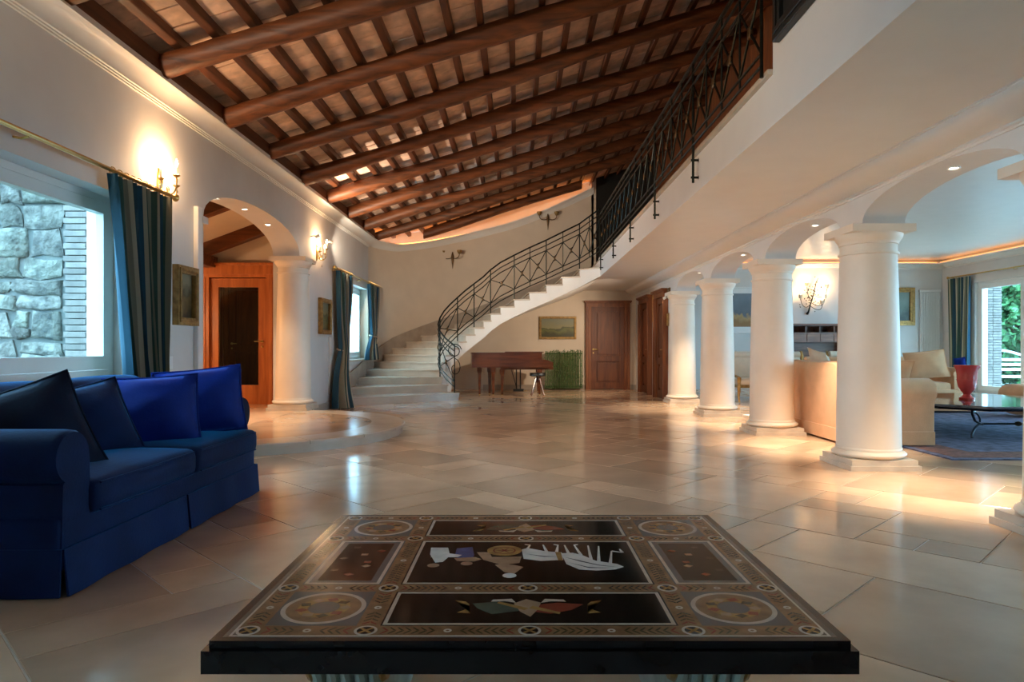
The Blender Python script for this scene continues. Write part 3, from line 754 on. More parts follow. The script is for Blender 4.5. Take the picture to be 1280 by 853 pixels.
# ================================================================ RAILINGS
def railing(name, label, base, posts, hs, xhs, tails=None, r=.011):
    """base: list of points on the floor line. posts: indices. hs: rail heights (top first). xhs: (low, high) of crossed bars"""
    t = thing(name, label, 'railing', base[posts[0]]); o = t.location
    B = [Vector(p) for p in base]
    for i, h in enumerate(hs):
        MB(o).tube([p+Vector((0, 0, h)) for p in B], (.017 if i == 0 else r), 8).build('hand_rail' if i == 0 else 'rail', m_iron, t, True)
    for i, k in enumerate(posts):
        p = B[k]
        lo = p+Vector((0, 0, 0)) if tails is None or i == 0 else p+Vector((0, 0, tails))
        q = MB(o).tube([lo, p+Vector((0, 0, hs[0]))], .012, 8).build('post', m_iron, t, True)
        if tails is not None and i:
            for dz in (-.06, tails+.05):
                MB(o).lathe([(.0, 0)], n=3) if False else None
                a = p+Vector((0, 0, dz)); MB(o).tube([a-Vector((.02, 0, 0)), a+Vector((.05, 0, 0)), a+Vector((.05, 0, 0)), a+Vector((.066, 0, 0))], [.011, .011, .022, .022], 8).build('bracket', m_iron, q, True)
    for i, (k, l) in enumerate(zip(posts, posts[1:])):
        seg = B[k:l+1]; L_ = [0]
        for a, b in zip(seg, seg[1:]): L_.append(L_[-1]+(b-a).length)
        def at(u):
            s_ = u*L_[-1]
            for a, b, p, q in zip(seg, seg[1:], L_, L_[1:]):
                if s_ <= q+1e-9: return a+(b-a)*((s_-p)/max(1e-6, q-p))
            return seg[-1]
        lo, hi = xhs
        m = (4 if tails is not None else 2) if L_[-1] > .7 else 1
        for j in range(m):
            u0, u1 = j/m, (j+1)/m
            for s_ in (0, 1):
                pts = []
                for n in range(7):
                    f_ = n/6; h = lo+(hi-lo)*(f_ if s_ else 1-f_)
                    pts.append(at(u0+(u1-u0)*f_)+Vector((0, 0, h)))
                MB(o).tube(pts, .0095, 6).build('cross_bar', m_iron, t, True)
            for s_ in (-1, 1):
                pts = []
                for n in range(9):
                    f_ = n/8; h = (lo+hi)/2+s_*((hi-lo)/2-.09-.12*math.sin(PI*f_)); pts.append(at(u0+(u1-u0)*(.18+.64*f_))+Vector((0, 0, h)))
                MB(o).tube(pts, .006, 6).build('curved_bar', m_iron, t, True)
            c = at((u0+u1)/2)+Vector((0, 0, (lo+hi)/2))
            MB(o).rbox(c, (.035, .05, .09), .015, 2).build('star_boss', m_bronze, t, True)
            if j < m-1:
                e = at(u1); MB(o).tube([e+Vector((0, 0, hs[-1])), e+Vector((0, 0, hs[0]))], .009, 6).build('baluster', m_iron, t, True)
    return t
gb = [(XM-.05, 4.55+.445*i, ZM) for i in range(21)]
railing('gallery_railing', 'dark wrought iron railing with crossed bars along the gallery', gb, [0, 4, 8, 12, 16, 20], [.84, .74, .64, .16, .08], (.16, .64), tails=-.27)
sb = []
for k in range(19):
    a = Vector(IN[k]); n_ = (Vector(OUT[k])-a).normalized(); p = a+n_*.04
    zz = RS*(k+1)
    if k == 18: p = Vector((XM-.06, 13.50)); 
    sb.append((p.x, p.y, min(zz, ZM)))
sb[0] = (IN[0][0]-.08, IN[0][1]+.0, RS)
# smooth handrail path
rl = railing('stair_railing', 'dark wrought iron stair railing curving up to the gallery', sb, [0, 2, 4, 7, 9, 11, 13, 15, 17, 18], [.95, .84, .73, .22, .12], (.22, .73))
o = rl.location
v0 = Vector((IN[0][0]-.08, IN[0][1], RS+.95)); vol = MB(o)
vol.tube([v0+Vector((.10*math.cos(a)*(1-a/14)+.0, -.02, -.10+.10*math.sin(a)*(1-a/14))) for a in [PI/2-.45*i for i in range(18)]], .010, 6).build('scroll', m_iron, rl, True)
MB(o).tube([v0-Vector((0, 0, .45))+Vector((.14*math.sin(i*.5)*(1-i/16), -.02, .2*math.cos(i*.5)*(1-i/16))) for i in range(14)], .009, 6).build('scroll', m_iron, rl, True)
# ================================================================ FURNITURE
def pillow(mb, c, w_, h_, t_, n_, roll=0, up=(0, 0, 1), N_=12):
    n_ = Vector(n_).normalized(); u_ = Vector(up); r_ = u_.cross(n_).normalized(); u_ = n_.cross(r_)
    cr_, sr_ = math.cos(roll), math.sin(roll); r2, u2 = r_*cr_+u_*sr_, u_*cr_-r_*sr_
    c = Vector(c); grid = {}; vs_ = []; fs = []
    for side in (1, -1):
        for i in range(N_+1):
            for j in range(N_+1):
                a, b = -1+2*i/N_, -1+2*j/N_
                if side == -1 and (i in (0, N_) or j in (0, N_)): grid[(side, i, j)] = grid[(1, i, j)]; continue
                e = .055*(1-b*b); f_ = .055*(1-a*a)
                x, y = a*(1-e*abs(a)), b*(1-f_*abs(b))
                z = side*((1-a*a)*(1-b*b))**.60*(1+.06*math.sin(5*a+3*b)+.05*math.sin(9*b-4*a))
                grid[(side, i, j)] = len(vs_); vs_.append(c+r2*(x*w_/2)+u2*(y*h_/2)+n_*(z*t_/2))
    for side in (1, -1):
        for i in range(N_):
            for j in range(N_):
                q = (grid[(side, i, j)], grid[(side, i+1, j)], grid[(side, i+1, j+1)], grid[(side, i, j+1)])
                fs.append(q if side == 1 else q[::-1])
    mb.add(vs_, fs); 
    edge = [grid[(1, i, 0)] for i in range(N_)]+[grid[(1, N_, j)] for j in range(N_)]+[grid[(1, N_-i, N_)] for i in range(N_)]+[grid[(1, 0, N_-j)] for j in range(N_)]
    return [vs_[k] for k in edge]
def cushion_thing(name, label, m, *a, cat='cushion', group=None, pipe=None, **k):
    mb = MB(); e = pillow(mb, *a, **k); o = mb.build('cushion_cover', m, None, 80); loc = o.location.copy()
    t = thing(name, label, cat, loc, group=group); o.parent = t; o.location = (0, 0, 0)
    MB(loc).tube(e, .007, 6, loop=True).build('piping', pipe or m, t, True)
    return t

# ---- blue velvet sofa against the left wall
t = thing('velvet_sofa', 'deep blue velvet sofa with rolled arms under the large window', 'sofa', (-2.4, 3.95, 0)); o = t.location
SX0, SX1, SY0, SY1 = -2.98, -1.93, 2.87, 5.05
MB(o).rbox(((SX0+SX1)/2, (SY0+SY1)/2, .22), (SX1-SX0-.02, SY1-SY0-.03, .24), .03).build('base', m_velvet, t, True)
def roll_arm(y_in, y_out, sgn):
    # profile in (y,z), extruded along x
    r = .12; cyy = y_out-sgn*.085
    pts = [(y_in, .10), (y_in, .56)]
    a0, a1 = (PI if sgn > 0 else 0), (-.35*PI if sgn > 0 else 1.35*PI)
    for i in range(15):
        a = a0+(a1-a0)*i/14; pts.append((cyy+r*math.cos(a), .585+r*math.sin(a)))
    pts += [(y_out-sgn*.015, .47), (y_out, .10)]
    return pts
def arm_mesh(mb, pts, x0, x1):
    cyc = (sum(p[0] for p in pts)/len(pts), sum(p[1] for p in pts)/len(pts))
    rings = []
    for x, s_ in ((x0, 1.0), (x1-.04, 1.0), (x1-.015, .985), (x1, .93)):
        rings.append([(x, cyc[0]+(y-cyc[0])*s_, cyc[1]+(z-cyc[1])*s_) for y, z in pts])
    mb.loft(rings)
for (yi, yo, sg_) in ((3.10, 2.89, -1), (4.83, 5.03, 1)):
    mb = MB(o); arm_mesh(mb, roll_arm(yi, yo, sg_), SX0+.02, SX1-.06 if sg_ > 0 else SX1-.01)
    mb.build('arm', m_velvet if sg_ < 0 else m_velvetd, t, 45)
MB(o).rbox((SX0+.12, (SY0+SY1)/2, .44), (.22, SY1-SY0-.1, .80), .09).build('backrest', m_velvet, t, True)
for a, b in ((3.08, 3.955), (3.965, 4.84)):
    mb = MB(o); mt = Matrix.Rotation(-.16, 3, 'Y')
    mb.rbox((-2.70, (a+b)/2, .64), (.20, b-a, .44), .075, 3, (.06, .01, .02), mt).build('back_cushion', m_velvet, t, True)
for k, (a, b) in enumerate(((3.08, 4.06), (4.07, 5.0))):
    mb = MB(o); mb.rbox(((-2.62-1.905)/2, (a+b)/2, .385), (.715, b-a, .155), .045, 3, (.015, .008, .03), n=(8, 10, 2))
    q = mb.build('seat_cushion', m_velvet, t, True)
    for zz in (.322, .445):
        MB(o).tube([(-1.91, a+.04, zz), (-1.898, (a+b)/2, zz), (-1.91, b-.04, zz)], .006, 6).build('piping', m_velvet, q, True)
def skirt(p, q, n_, z1=.205):
    p, q, n_ = Vector(p), Vector(q), Vector(n_); mb = MB(o); rings = []
    for i in range(21):
        f_ = i/20; c = p+(q-p)*f_; wv = .006*math.sin(f_*17)
        rings.append([c+Vector((0, 0, z1)), c+n_*.008+Vector((0, 0, z1)), c+n_*(.028+wv)+Vector((0, 0, .006)), c+n_*(.018+wv)+Vector((0, 0, .006))])
    mb.loft(rings).build('skirt', m_velvet, t, 40)
skirt((SX1, SY0+.02, 0), (SX1, 3.955, 0), (1, 0, 0)); skirt((SX1, 3.975, 0), (SX1, SY1-.02, 0), (1, 0, 0)); skirt((SX0, SY0+.02, 0), (SX1, SY0+.02, 0), (0, -1, 0)); skirt((SX0, SY1-.02, 0), (SX1, SY1-.02, 0), (0, 1, 0))
MB(o).extrude([(SX1-.01, 3.93, .19), (SX1-.01, 4.0, .19), (SX1-.01, 4.03, .008), (SX1-.01, 3.90, .008)], (.012, 0, 0)).build('kick_pleat', m_velvetd, t)
cushion_thing('sofa_cushion', 'large dark teal velvet cushion against the near arm of the blue sofa', m_velvetd, (-2.42, 3.34, .60), .58, .56, .28, (.50, -.80, .32), roll=.36, group='cushions on the blue sofa')
cushion_thing('sofa_cushion', 'blue velvet cushion leaning on the first back cushion of the blue sofa', m_velvet, (-2.44, 3.86, .63), .48, .46, .26, (.72, -.58, .38), roll=.22, group='cushions on the blue sofa')
cushion_thing('sofa_cushion', 'bright blue velvet cushion in the middle of the blue sofa', m_velvetb, (-2.31, 4.31, .655), .54, .46, .28, (.42, -.88, .22), roll=.05, group='cushions on the blue sofa')
cushion_thing('sofa_cushion', 'bright blue velvet cushion in the corner by the far arm of the blue sofa', m_velvetb, (-2.20, 4.72, .69), .56, .46, .26, (.38, -.90, .18), roll=.10, group='cushions on the blue sofa')

# ---- inlaid stone table in the foreground
TC = (.024, 1.955); TW, TD, TZ = 1.335, 1.07, .45
t = thing('inlaid_table', 'low black table with coloured stone inlay of panels and medallions', 'table', (TC[0], TC[1], 0)); o = t.location
m_tblk = mat('black_marble', (.008, .007, .008), .2, var=.3, scale=9, spec=.25)
m_tb = mat('inlay_ground', (.16, .125, .095), .22, var=.25, scale=14, coat=0, spec=.2)
m_ti = mat('inlay_brown', (.23, .125, .058), .22, var=.3, scale=30, coat=0, spec=.2)
m_tp = mat('inlay_black', (.009, .010, .009), .10, var=.4, scale=6, coat=0, spec=.06)
m_tw = mat('inlay_cream', (.58, .47, .37), .22, var=.12, scale=40, coat=0, spec=.2)
m_tl = mat('inlay_leaf', (.055, .045, .018), .22, var=.2, coat=0, spec=.2)
m_tr = mat('inlay_rust', (.22, .035, .02), .22, var=.2, coat=0, spec=.2)
m_tgrey = mat('inlay_grey', (.10, .098, .095), .22, var=.2, coat=0, spec=.2)
m_tgold = mat('inlay_gold', (.36, .20, .06), .22, var=.3, scale=30, coat=0, spec=.2)
m_twh = mat('inlay_white', (.85, .81, .74), .22, var=.15, scale=20, coat=0, spec=.2)
m_tbl = mat('inlay_blue', (.05, .09, .25), .22, var=.2, scale=20, coat=0, spec=.2)
m_tgr = mat('inlay_green', (.05, .09, .065), .22, var=.2, scale=20, coat=0, spec=.2)
m_tsk = mat('inlay_flesh', (.42, .26, .16), .22, var=.2, scale=20, coat=0, spec=.2)
top = MB().cbox(-TW/2, TW/2, -TD/2, TD/2, TZ-.016, TZ, .004).build('table_top', m_tblk, t)
MB().cbox(-TW/2-.012, TW/2+.012, -TD/2-.012, TD/2+.012, TZ-.064, TZ-.0165, .006).build('table_apron', m_tblk, t)
EPS = .00035
def flat(name, poly, lay, m_):
    if area(poly) < 0: poly = poly[::-1]
    return MB().prism(poly, TZ-.0005, TZ+EPS*lay).build(name, m_, top)
def rect(x0, x1, y0, y1): return [(x0, y0), (x1, y0), (x1, y1), (x0, y1)]
def frame_m(x0, x1, y0, y1, w_, lay, m_, name='inlay_frame'):
    mb = MB()
    for r in (rect(x0, x1, y0, y0+w_), rect(x0, x1, y1-w_, y1), rect(x0, x0+w_, y0+w_, y1-w_), rect(x1-w_, x1, y0+w_, y1-w_)): mb.prism(r, TZ-.0005, TZ+EPS*lay)
    return mb.build(name, m_, top)
def circ(cx_, cy_, r, n=32): return [(cx_+r*math.cos(2*PI*i/n), cy_+r*math.sin(2*PI*i/n)) for i in range(n)]
def ringp(mb, cx_, cy_, r0, r1, lay, n=36):
    a, b = circ(cx_, cy_, r0, n), circ(cx_, cy_, r1, n)
    mb.loft([[(a[i][0], a[i][1], TZ-.0005), (b[i][0], b[i][1], TZ-.0005), (b[i][0], b[i][1], TZ+EPS*lay), (a[i][0], a[i][1], TZ+EPS*lay)] for i in range(n)], loop=True)
CX, CV = [-.606, -.353, .353, .606], [-.485, -.225, .225, .485]; BW = .026
flat('inlay_field', rect(-.648, .648, -.518, .518), 1, m_tb)
for cx_ in CX: flat('inlay_band', rect(cx_-BW, cx_+BW, -.485, .485), 2, m_ti); 
for cv_ in CV: flat('inlay_band', rect(-.606, .606, cv_-BW, cv_+BW), 2.2, m_ti)
frame_m(-.636, .636, -.514, .514, .005, 2.6, m_tw)
cols3, rows3 = [(-.58, -.379), (-.327, .327), (.379, .58)], [(-.459, -.251), (-.199, .199), (.251, .459)]
for i, (x0, x1) in enumerate(cols3):
    for j, (y0, y1) in enumerate(rows3):
        if i != 1 and j != 1:
            flat('corner_panel', rect(x0, x1, y0, y1), 2.6, m_tgrey)
            c = ((x0+x1)/2, (y0+y1)/2)
            mb = MB(); ringp(mb, *c, .086, .097, 3.2, 44); mb.build('medallion_ring', m_tw, top)
            flat('medallion', circ(*c, .086, 40), 3.0, m_ti)
            mb = MB(); ringp(mb, *c, .038, .060, 3.6); mb.build('medallion_wreath', m_tgold, top)
            flat('medallion_centre', circ(*c, .036, 24), 3.4, m_tgrey)
            for q in range(9):
                a = q*2*PI/9+i+j; p = (c[0]+.05*math.cos(a), c[1]+.05*math.sin(a))
                flat('medallion_leaf', [(p[0]+.016*math.cos(a+1.4+k), p[1]+.012*math.sin(a+1.4+k)) for k in (0, 1.5, 3.1, 4.6)], 4.0, [m_tsk, m_tl, m_tr][q % 3])
        else:
            w_ = .009
            flat('dark_panel', rect(x0, x1, y0, y1), 2.6, m_tp if i == 1 else m_tgrey)
            flat('dark_panel', rect(x0+.03, x1-.03, y0+.03, y1-.03), 2.8, m_tp) if i != 1 else None
            frame_m(x0+.004, x1-.004, y0+.004, y1-.004, w_, 3.2, m_tw)
for i, cx_ in enumerate([-.606, -.353, 0, .353, .606]):
    for cv_ in CV:
        mb = MB(); ringp(mb, cx_, cv_, .019, .025, 3.8, 24); mb.build('roundel_ring', m_tw, top)
        flat('roundel', circ(cx_, cv_, .019, 20), 3.4, m_tp)
        mb = MB(); s_ = .0035
        for a in (PI/4, -PI/4):
            d = (math.cos(a), math.sin(a)); n2 = (-d[1], d[0])
            mb.prism([(cx_+d[0]*.018+n2[0]*s_, cv_+d[1]*.018+n2[1]*s_), (cx_-d[0]*.018+n2[0]*s_, cv_-d[1]*.018+n2[1]*s_), (cx_-d[0]*.018-n2[0]*s_, cv_-d[1]*.018-n2[1]*s_), (cx_+d[0]*.018-n2[0]*s_, cv_+d[1]*.018-n2[1]*s_)], TZ, TZ+EPS*3.7)
        mb.build('roundel_cross', m_tgold, top)
# chevron leaves along the bands, with a small rosette in the middle of each run
lv, ro, rr_ = MB(), MB(), MB()
def chevs(p, q):
    p, q = Vector(p), Vector(q); L_ = (q-p).length; d = (q-p)/L_; n2 = Vector((-d.y, d.x)); n = int((L_-.07)/.0165)
    for k in range(n):
        s_ = .035+(L_-.07)*(k+.5)/n; f_ = 1 if s_ < L_/2 else -1
        if abs(s_-L_/2) < .022: continue
        c = p+d*s_
        mb = rr_ if (s_ < .052 or L_-s_ < .052) else lv
        for e in (1, -1):
            a = c; b = c+d*(.006*f_)*1.0; tip = c-d*(.011*f_)+n2*(.016*e); 
            mb.prism([tuple(a+n2*.001*e), tuple(b+n2*.001*e), tuple(tip+d*.004*f_), tuple(tip)] if e*f_ > 0 else [tuple(tip), tuple(tip+d*.004*f_), tuple(b+n2*.001*e), tuple(a+n2*.001*e)], TZ, TZ+EPS*3.1)
    c = p+d*(L_/2); ringp(ro, c.x, c.y, .004, .009, 3.3, 12)
for cv_ in CV:
    xs = [-.606, -.353, 0, .353, .606]
    for a, b in zip(xs, xs[1:]): chevs((a, cv_), (b, cv_))
for cx_ in CX:
    for a, b in zip(CV, CV[1:]): chevs((cx_, a), (cx_, b))
setp(lv.build('leaf_border', m_tl, top), kind='stuff'); setp(rr_.build('rust_leaf_border', m_tr, top), kind='stuff'); setp(ro.build('rosette_border', m_tw, top), kind='stuff')
# figures of the middle panel (read from the far side of the table)
F = 3.4
flat('inlay_figure', [(-.29, .124), (-.238, .124), (-.224, .045), (-.239, -.014), (-.26, -.02), (-.284, .056)], F, m_twh)
flat('inlay_figure', [(-.28, .03), (-.20, .03), (-.19, .05), (-.24, .07)], F+.3, m_twh)
flat('inlay_head', circ(-.262, -.045, .017, 14), F, m_tsk); flat('inlay_head', circ(-.17, -.028, .017, 14), F, m_tsk); flat('inlay_head', circ(-.048, -.13, .019, 14), F, m_twh)
flat('inlay_figure', [(-.211, .116), (-.164, .131), (-.153, .045), (-.162, .005), (-.199, .011), (-.21, .056)], F, m_tbl)
flat('inlay_arm', [(-.21, .02), (-.15, .03), (-.13, .01), (-.15, -.01), (-.2, -.005)], F+.3, m_tsk)
flat('chariot_body', [(-.148, .077), (-.11, .077), (-.101, .031), (-.015, .035), (-.021, -.024), (-.069, -.043), (-.125, .005)], F, m_tsk)
flat('inlay_cape', [(-.063, -.033), (-.033, -.043), (-.01, -.06), (-.035, -.115), (-.061, -.105), (-.09, -.04)], F+.2, m_tsk)
flat('chariot_wheel', circ(-.066, .095, .052, 28), F+.3, m_tgold)
mb = MB(); ringp(mb, -.066, .095, .030, .034, F+.6, 24); mb.build('wheel_ring', m_tr, top)
for a in (0, PI/3, 2*PI/3):
    d = (math.cos(a)*.03, math.sin(a)*.03); flat('wheel_spoke', [(-.066+d[0], .095+d[1]), (-.066-d[1]*.1, .095+d[0]*.1), (-.066-d[0], .095-d[1]), (-.066+d[1]*.1, .095-d[0]*.1)], F+.7, m_tr)
flat('inlay_horse', [(-.014, .105), (.005, .12), (.056, .087), (.105, .075), (.105, .005), (.04, -.005), (-.009, .015)], F, m_twh)
flat('inlay_horse', [(.102, .066), (.137, .072), (.166, .045), (.197, -.004), (.254, -.033), (.269, -.058), (.242, -.08), (.189, -.089), (.143, -.08), (.111, -.033)], F, m_twh)
for (a, b, c, d) in ((.0, .10, .012, .15), (.012, .15, -.004, .158), (.06, .085, .052, .155), (.09, .08, .098, .15), (.098, .15, .085, .158), (.125, .06, .118, .15), (.16, .05, .148, .15), (.148, .15, .16, .158), (.185, .01, .19, .145), (.205, -.01, .222, .14), (.235, -.03, .255, .09), (.255, .09, .285, .075), (.285, .075, .282, .11)):
    dx, dy = c-a, d-b; q = math.hypot(dx, dy); nx, ny = -dy/q*.0036, dx/q*.0036
    flat('horse_leg', [(a-nx*1.4, b-ny*1.4), (c-nx*.6, d-ny*.6), (c+nx*.6, d+ny*.6), (a+nx*1.4, b+ny*1.4)], F+.1, m_twh)
flat('horse_harness', [(.085, .08), (.102, .078), (.104, .0), (.09, .0)], F+.4, m_tgold)
for pts in ([(.11, .03), (.15, .0), (.20, -.04), (.25, -.06), (.2, -.046), (.15, -.01)], [(.0, .06), (.05, .04), (.09, .035), (.05, .032)], [(.12, -.02), (.17, -.06), (.24, -.07), (.17, -.068)]): flat('horse_line', pts, F+.4, m_tgrey)
for s_ in (1, -1):     # trophies of the two long side panels
    def q(L_): return [(x, s_*y) for x, y in L_]
    flat('trophy', q([(-.133, .33), (-.075, .318), (-.02, .345), (-.02, .375), (-.085, .395), (-.12, .36)]), F, m_tgr)
    flat('trophy', q([(.01, .34), (.07, .325), (.13, .335), (.10, .37), (.05, .392), (.01, .38)]), F, m_tr)
    flat('trophy', q([(-.035, .33), (-.005, .302), (.03, .325), (.02, .37), (.003, .41), (-.02, .38)]), F+.3, m_tsk)
    flat('trophy', q([(.0, .36), (.07, .395), (.073, .385), (.01, .345)]), F+.5, m_tgold)
    flat('trophy', q([(.0, .36), (-.07, .318), (-.075, .328), (-.01, .372)]), F+.5, m_tgold)
    for e in (1, -1): flat('trophy', q([(e*.176, .31), (e*.15, .318), (e*.14, .335), (e*.15, .37), (e*.165, .385), (e*.135, .39), (e*.142, .34), (e*.165, .325)]), F+.2, m_tgold)
    for e in (1, -1): flat('trophy', q([(e*.04, .30), (e*.085, .305), (e*.09, .318), (e*.055, .315), (e*.03, .325)]), F+.2, m_tw)
for e in (1, -1):
    for k in range(8):
        a = k*.8; flat('flower_spray', [(e*(.48+.05*math.sin(k*1.9))+.014*math.cos(a+g), -.12+.035*k+.012*math.sin(a+g)) for g in (0, 1.6, 3.1, 4.7)], F, [m_tr, m_tl, m_tsk][k % 3])
m_ped = mat('verdigris_marble', (.33, .36, .30), .35, var=.35, scale=7, bump=.2)
for e in (-1, 1):     # scrolled pedestals
    pr_ = [(-.30, 0), (.30, 0), (.30, .05), (.25, .07), (.22, .16), (.25, .26), (.32, .33), (.32, .386), (-.32, .386), (-.32, .33), (-.25, .26), (-.22, .16), (-.25, .07), (-.30, .05)]
    pd = MB().extrude([(e*.45-.085, y, z) for y, z in pr_], (.17, 0, 0)).build('pedestal', m_ped, t)
    for k in range(5):
        x = e*.45-.07+.035*k
        MB().tube([(x, y-.012, z) for y, z in ((-.27, .03), (-.25, .08), (-.225, .16), (-.25, .25), (-.30, .32), (-.315, .37))], .016, 8).build('flute', m_ped, pd, True)
    for sx in (-1, 1): MB().tube([(e*.45+sx*.088, -.22+.07*math.cos(a)*(1-a/16), .28+.07*math.sin(a)*(1-a/16)) for a in [.5*i for i in range(24)]], .012, 6).build('volute', m_gold, pd, True)

# ---- grand piano and stool
t = thing('grand_piano', 'reddish mahogany grand piano standing under the staircase', 'piano', (-.15, 15.9, 0)); o = t.location
def ppoly(s_=0):
    P = [(-1.03, 15.12), (.52, 15.12), (.52, 16.56)]
    P += bez((.52, 16.56, 0), (-.15, 16.60, 0), (-.15, 16.05, 0), (-.62, 16.0, 0), 10)[1:]
    P += bez((-.62, 16.0, 0), (-.95, 15.97, 0), (-1.09, 15.72, 0), (-1.06, 15.25, 0), 8)[1:]
    return [(p[0], p[1]) for p in P]
pl = ppoly(); c0 = (-.2, 15.75)
def shr(P, k): return [(c0[0]+(x-c0[0])*k, c0[1]+(y-c0[1])*k) for x, y in P]
case = MB(o).prism(pl, .62, .93).build('case', m_piano, t, 30)
MB(o).prism(shr(pl, 1.012), .93, .955).build('lid', m_piano, t, 30)
MB(o).cbox(-.30, .56, 15.10, 16.58, .955, .972, .004).build('lid_flap', m_piano, t)
MB(o).extrude([(-.42, 15.11, .62), (.70, 15.11, .62), (.77, 15.11, .66), (.77, 15.11, .74), (.70, 15.11, .76), (.52, 15.11, .79), (.52, 15.11, .62+.3), (.40, 15.11, .93), (-.42, 15.11, .93)], (0, .06, 0)).build('key_cheek', m_piano, case)
MB(o).extrude([(-.42, 16.51, .62), (.70, 16.51, .62), (.77, 16.51, .66), (.77, 16.51, .74), (.70, 16.51, .76), (.52, 16.51, .79), (.52, 16.51, .92), (.40, 16.51, .93), (-.42, 16.51, .93)], (0, .06, 0)).build('key_cheek', m_piano, case)
MB(o).cbox(-.40, .77, 15.17, 16.51, .575, .645, .008).build('key_bed', m_piano, t)
kb = MB(o); 
for i in range(52): kb.box(.58, .73, 15.2+i*.025, 15.2235+i*.025, .645, .70)
setp(kb.build('white_keys', m_ivory, t), kind='stuff')
kb = MB(o)
for i in range(51):
    if i % 7 not in (2, 6): kb.box(.58, .67, 15.218+i*.025, 15.230+i*.025, .70, .712)
setp(kb.build('black_keys', m_dark, t), kind='stuff')
MB(o).cbox(.50, .60, 15.17, 16.51, .70, .80, .01).build('fallboard', m_piano, t)
for (x, y) in ((-.87, 15.3), (-.66, 15.62), (-.56, 15.2), (-.36, 15.2), (.47, 15.22), (.47, 16.45)):
    lg = MB(o); top_ = .62 if x < -.4 else .58
    rings = []
    for z, w_ in ((top_, .055), (top_-.10, .05), (top_-.12, .038), (.12, .024), (.06, .022), (.05, .027), (.03, .018), (0.02, .018)):
        rings.append([(x-w_, y-w_, z), (x+w_, y-w_, z), (x+w_, y+w_, z), (x-w_, y+w_, z)])
    q = lg.loft(rings).build('leg', m_piano, t)
    MB(o).tube([(x, y-.012, .018), (x, y+.012, .018)], .018, 10).build('caster', m_brass, q, True)
ly = MB(o); 
for dx in (-.045, .045): ly.tube([(.0+dx, 15.8, .60), (.0+dx*1.0, 15.8, .10)], .014, 8)
ly.tube([(-.17, 15.8, .58), (-.03, 15.8, .10)], .010, 6); ly.cbox(-.12, .12, 15.70, 15.90, .055, .11, .01)
ly.build('pedal_lyre', m_dark, t)
for dy in (-.06, 0, .06): MB(o).cbox(.10, .20, 15.79+dy, 15.82+dy, .06, .072, .004).build('pedal', m_brass, t)
t = thing('piano_stool', 'small round piano stool with splayed dark legs', 'stool', (.42, 14.95, 0)); o = t.location
MB(o).lathe([(0, .44), (.16, .44), (.175, .455), (.175, .49), (.16, .51), (0, .515)], (.42, 14.95, 0), 28).build('seat', m_dark, t, True)
MB(o).tube([(.42, 14.95, .30), (.42, 14.95, .44)], .03, 12).build('column', m_piano, t, True)
for k in range(4):
    a = PI/4+k*PI/2; d = Vector((math.cos(a), math.sin(a), 0)); b = Vector((.42, 14.95, 0))
    MB(o).tube([b+d*.05+Vector((0, 0, .40)), b+d*.10+Vector((0, 0, .25)), b+d*.17+Vector((0, 0, .08)), b+d*.20+Vector((0, 0, .018))], [.028, .024, .018, .017], 8).build('leg', m_piano, t, True)

# ---- green cane screen beside the piano
t = thing('cane_screen', 'green leafy cane screen standing against the wall beside the piano', 'screen', (1.14, 17.2, 0)); o = t.location
m_cane = mat('green_cane', (.055, .115, .030), .55, var=.45, scale=25, rand=.3)
for i in range(24):
    x = .69+i*.0395; hh = R.uniform(.95, 1.0); pts, rs = [], []
    for k in range(8):
        z = .03+(hh-.03)*k/7
        pts += [(x+R.uniform(-.004, .004), 17.2, z), (x, 17.2, z+.012)]; rs += [.013, .016]
    MB(o).tube(pts, rs, 6).build('cane', m_cane, t, True)
for z in (.06, .90): MB(o).cbox(.67, 1.62, 17.225, 17.25, z, z+.03, .004).build('rail', m_cane, t)
lm = MB(o)
for i in range(420):
    c = Vector((R.uniform(.67, 1.62), R.uniform(17.165, 17.19), R.uniform(.05, 1.0))); d = Vector((R.uniform(-1, 1), R.uniform(-.6, .1), R.uniform(-1, 1))).normalized()*R.uniform(.025, .05); s_ = d.cross(Vector((0, 1, 0)))*.25
    lm.add([c, c+d*.5+s_, c+d, c+d*.5-s_], [(0, 1, 2, 3)])
setp(lm.build('foliage', mat('cane_leaf', (.07, .15, .035), .5, var=.5, scale=20, rand=.4), t), kind='stuff')
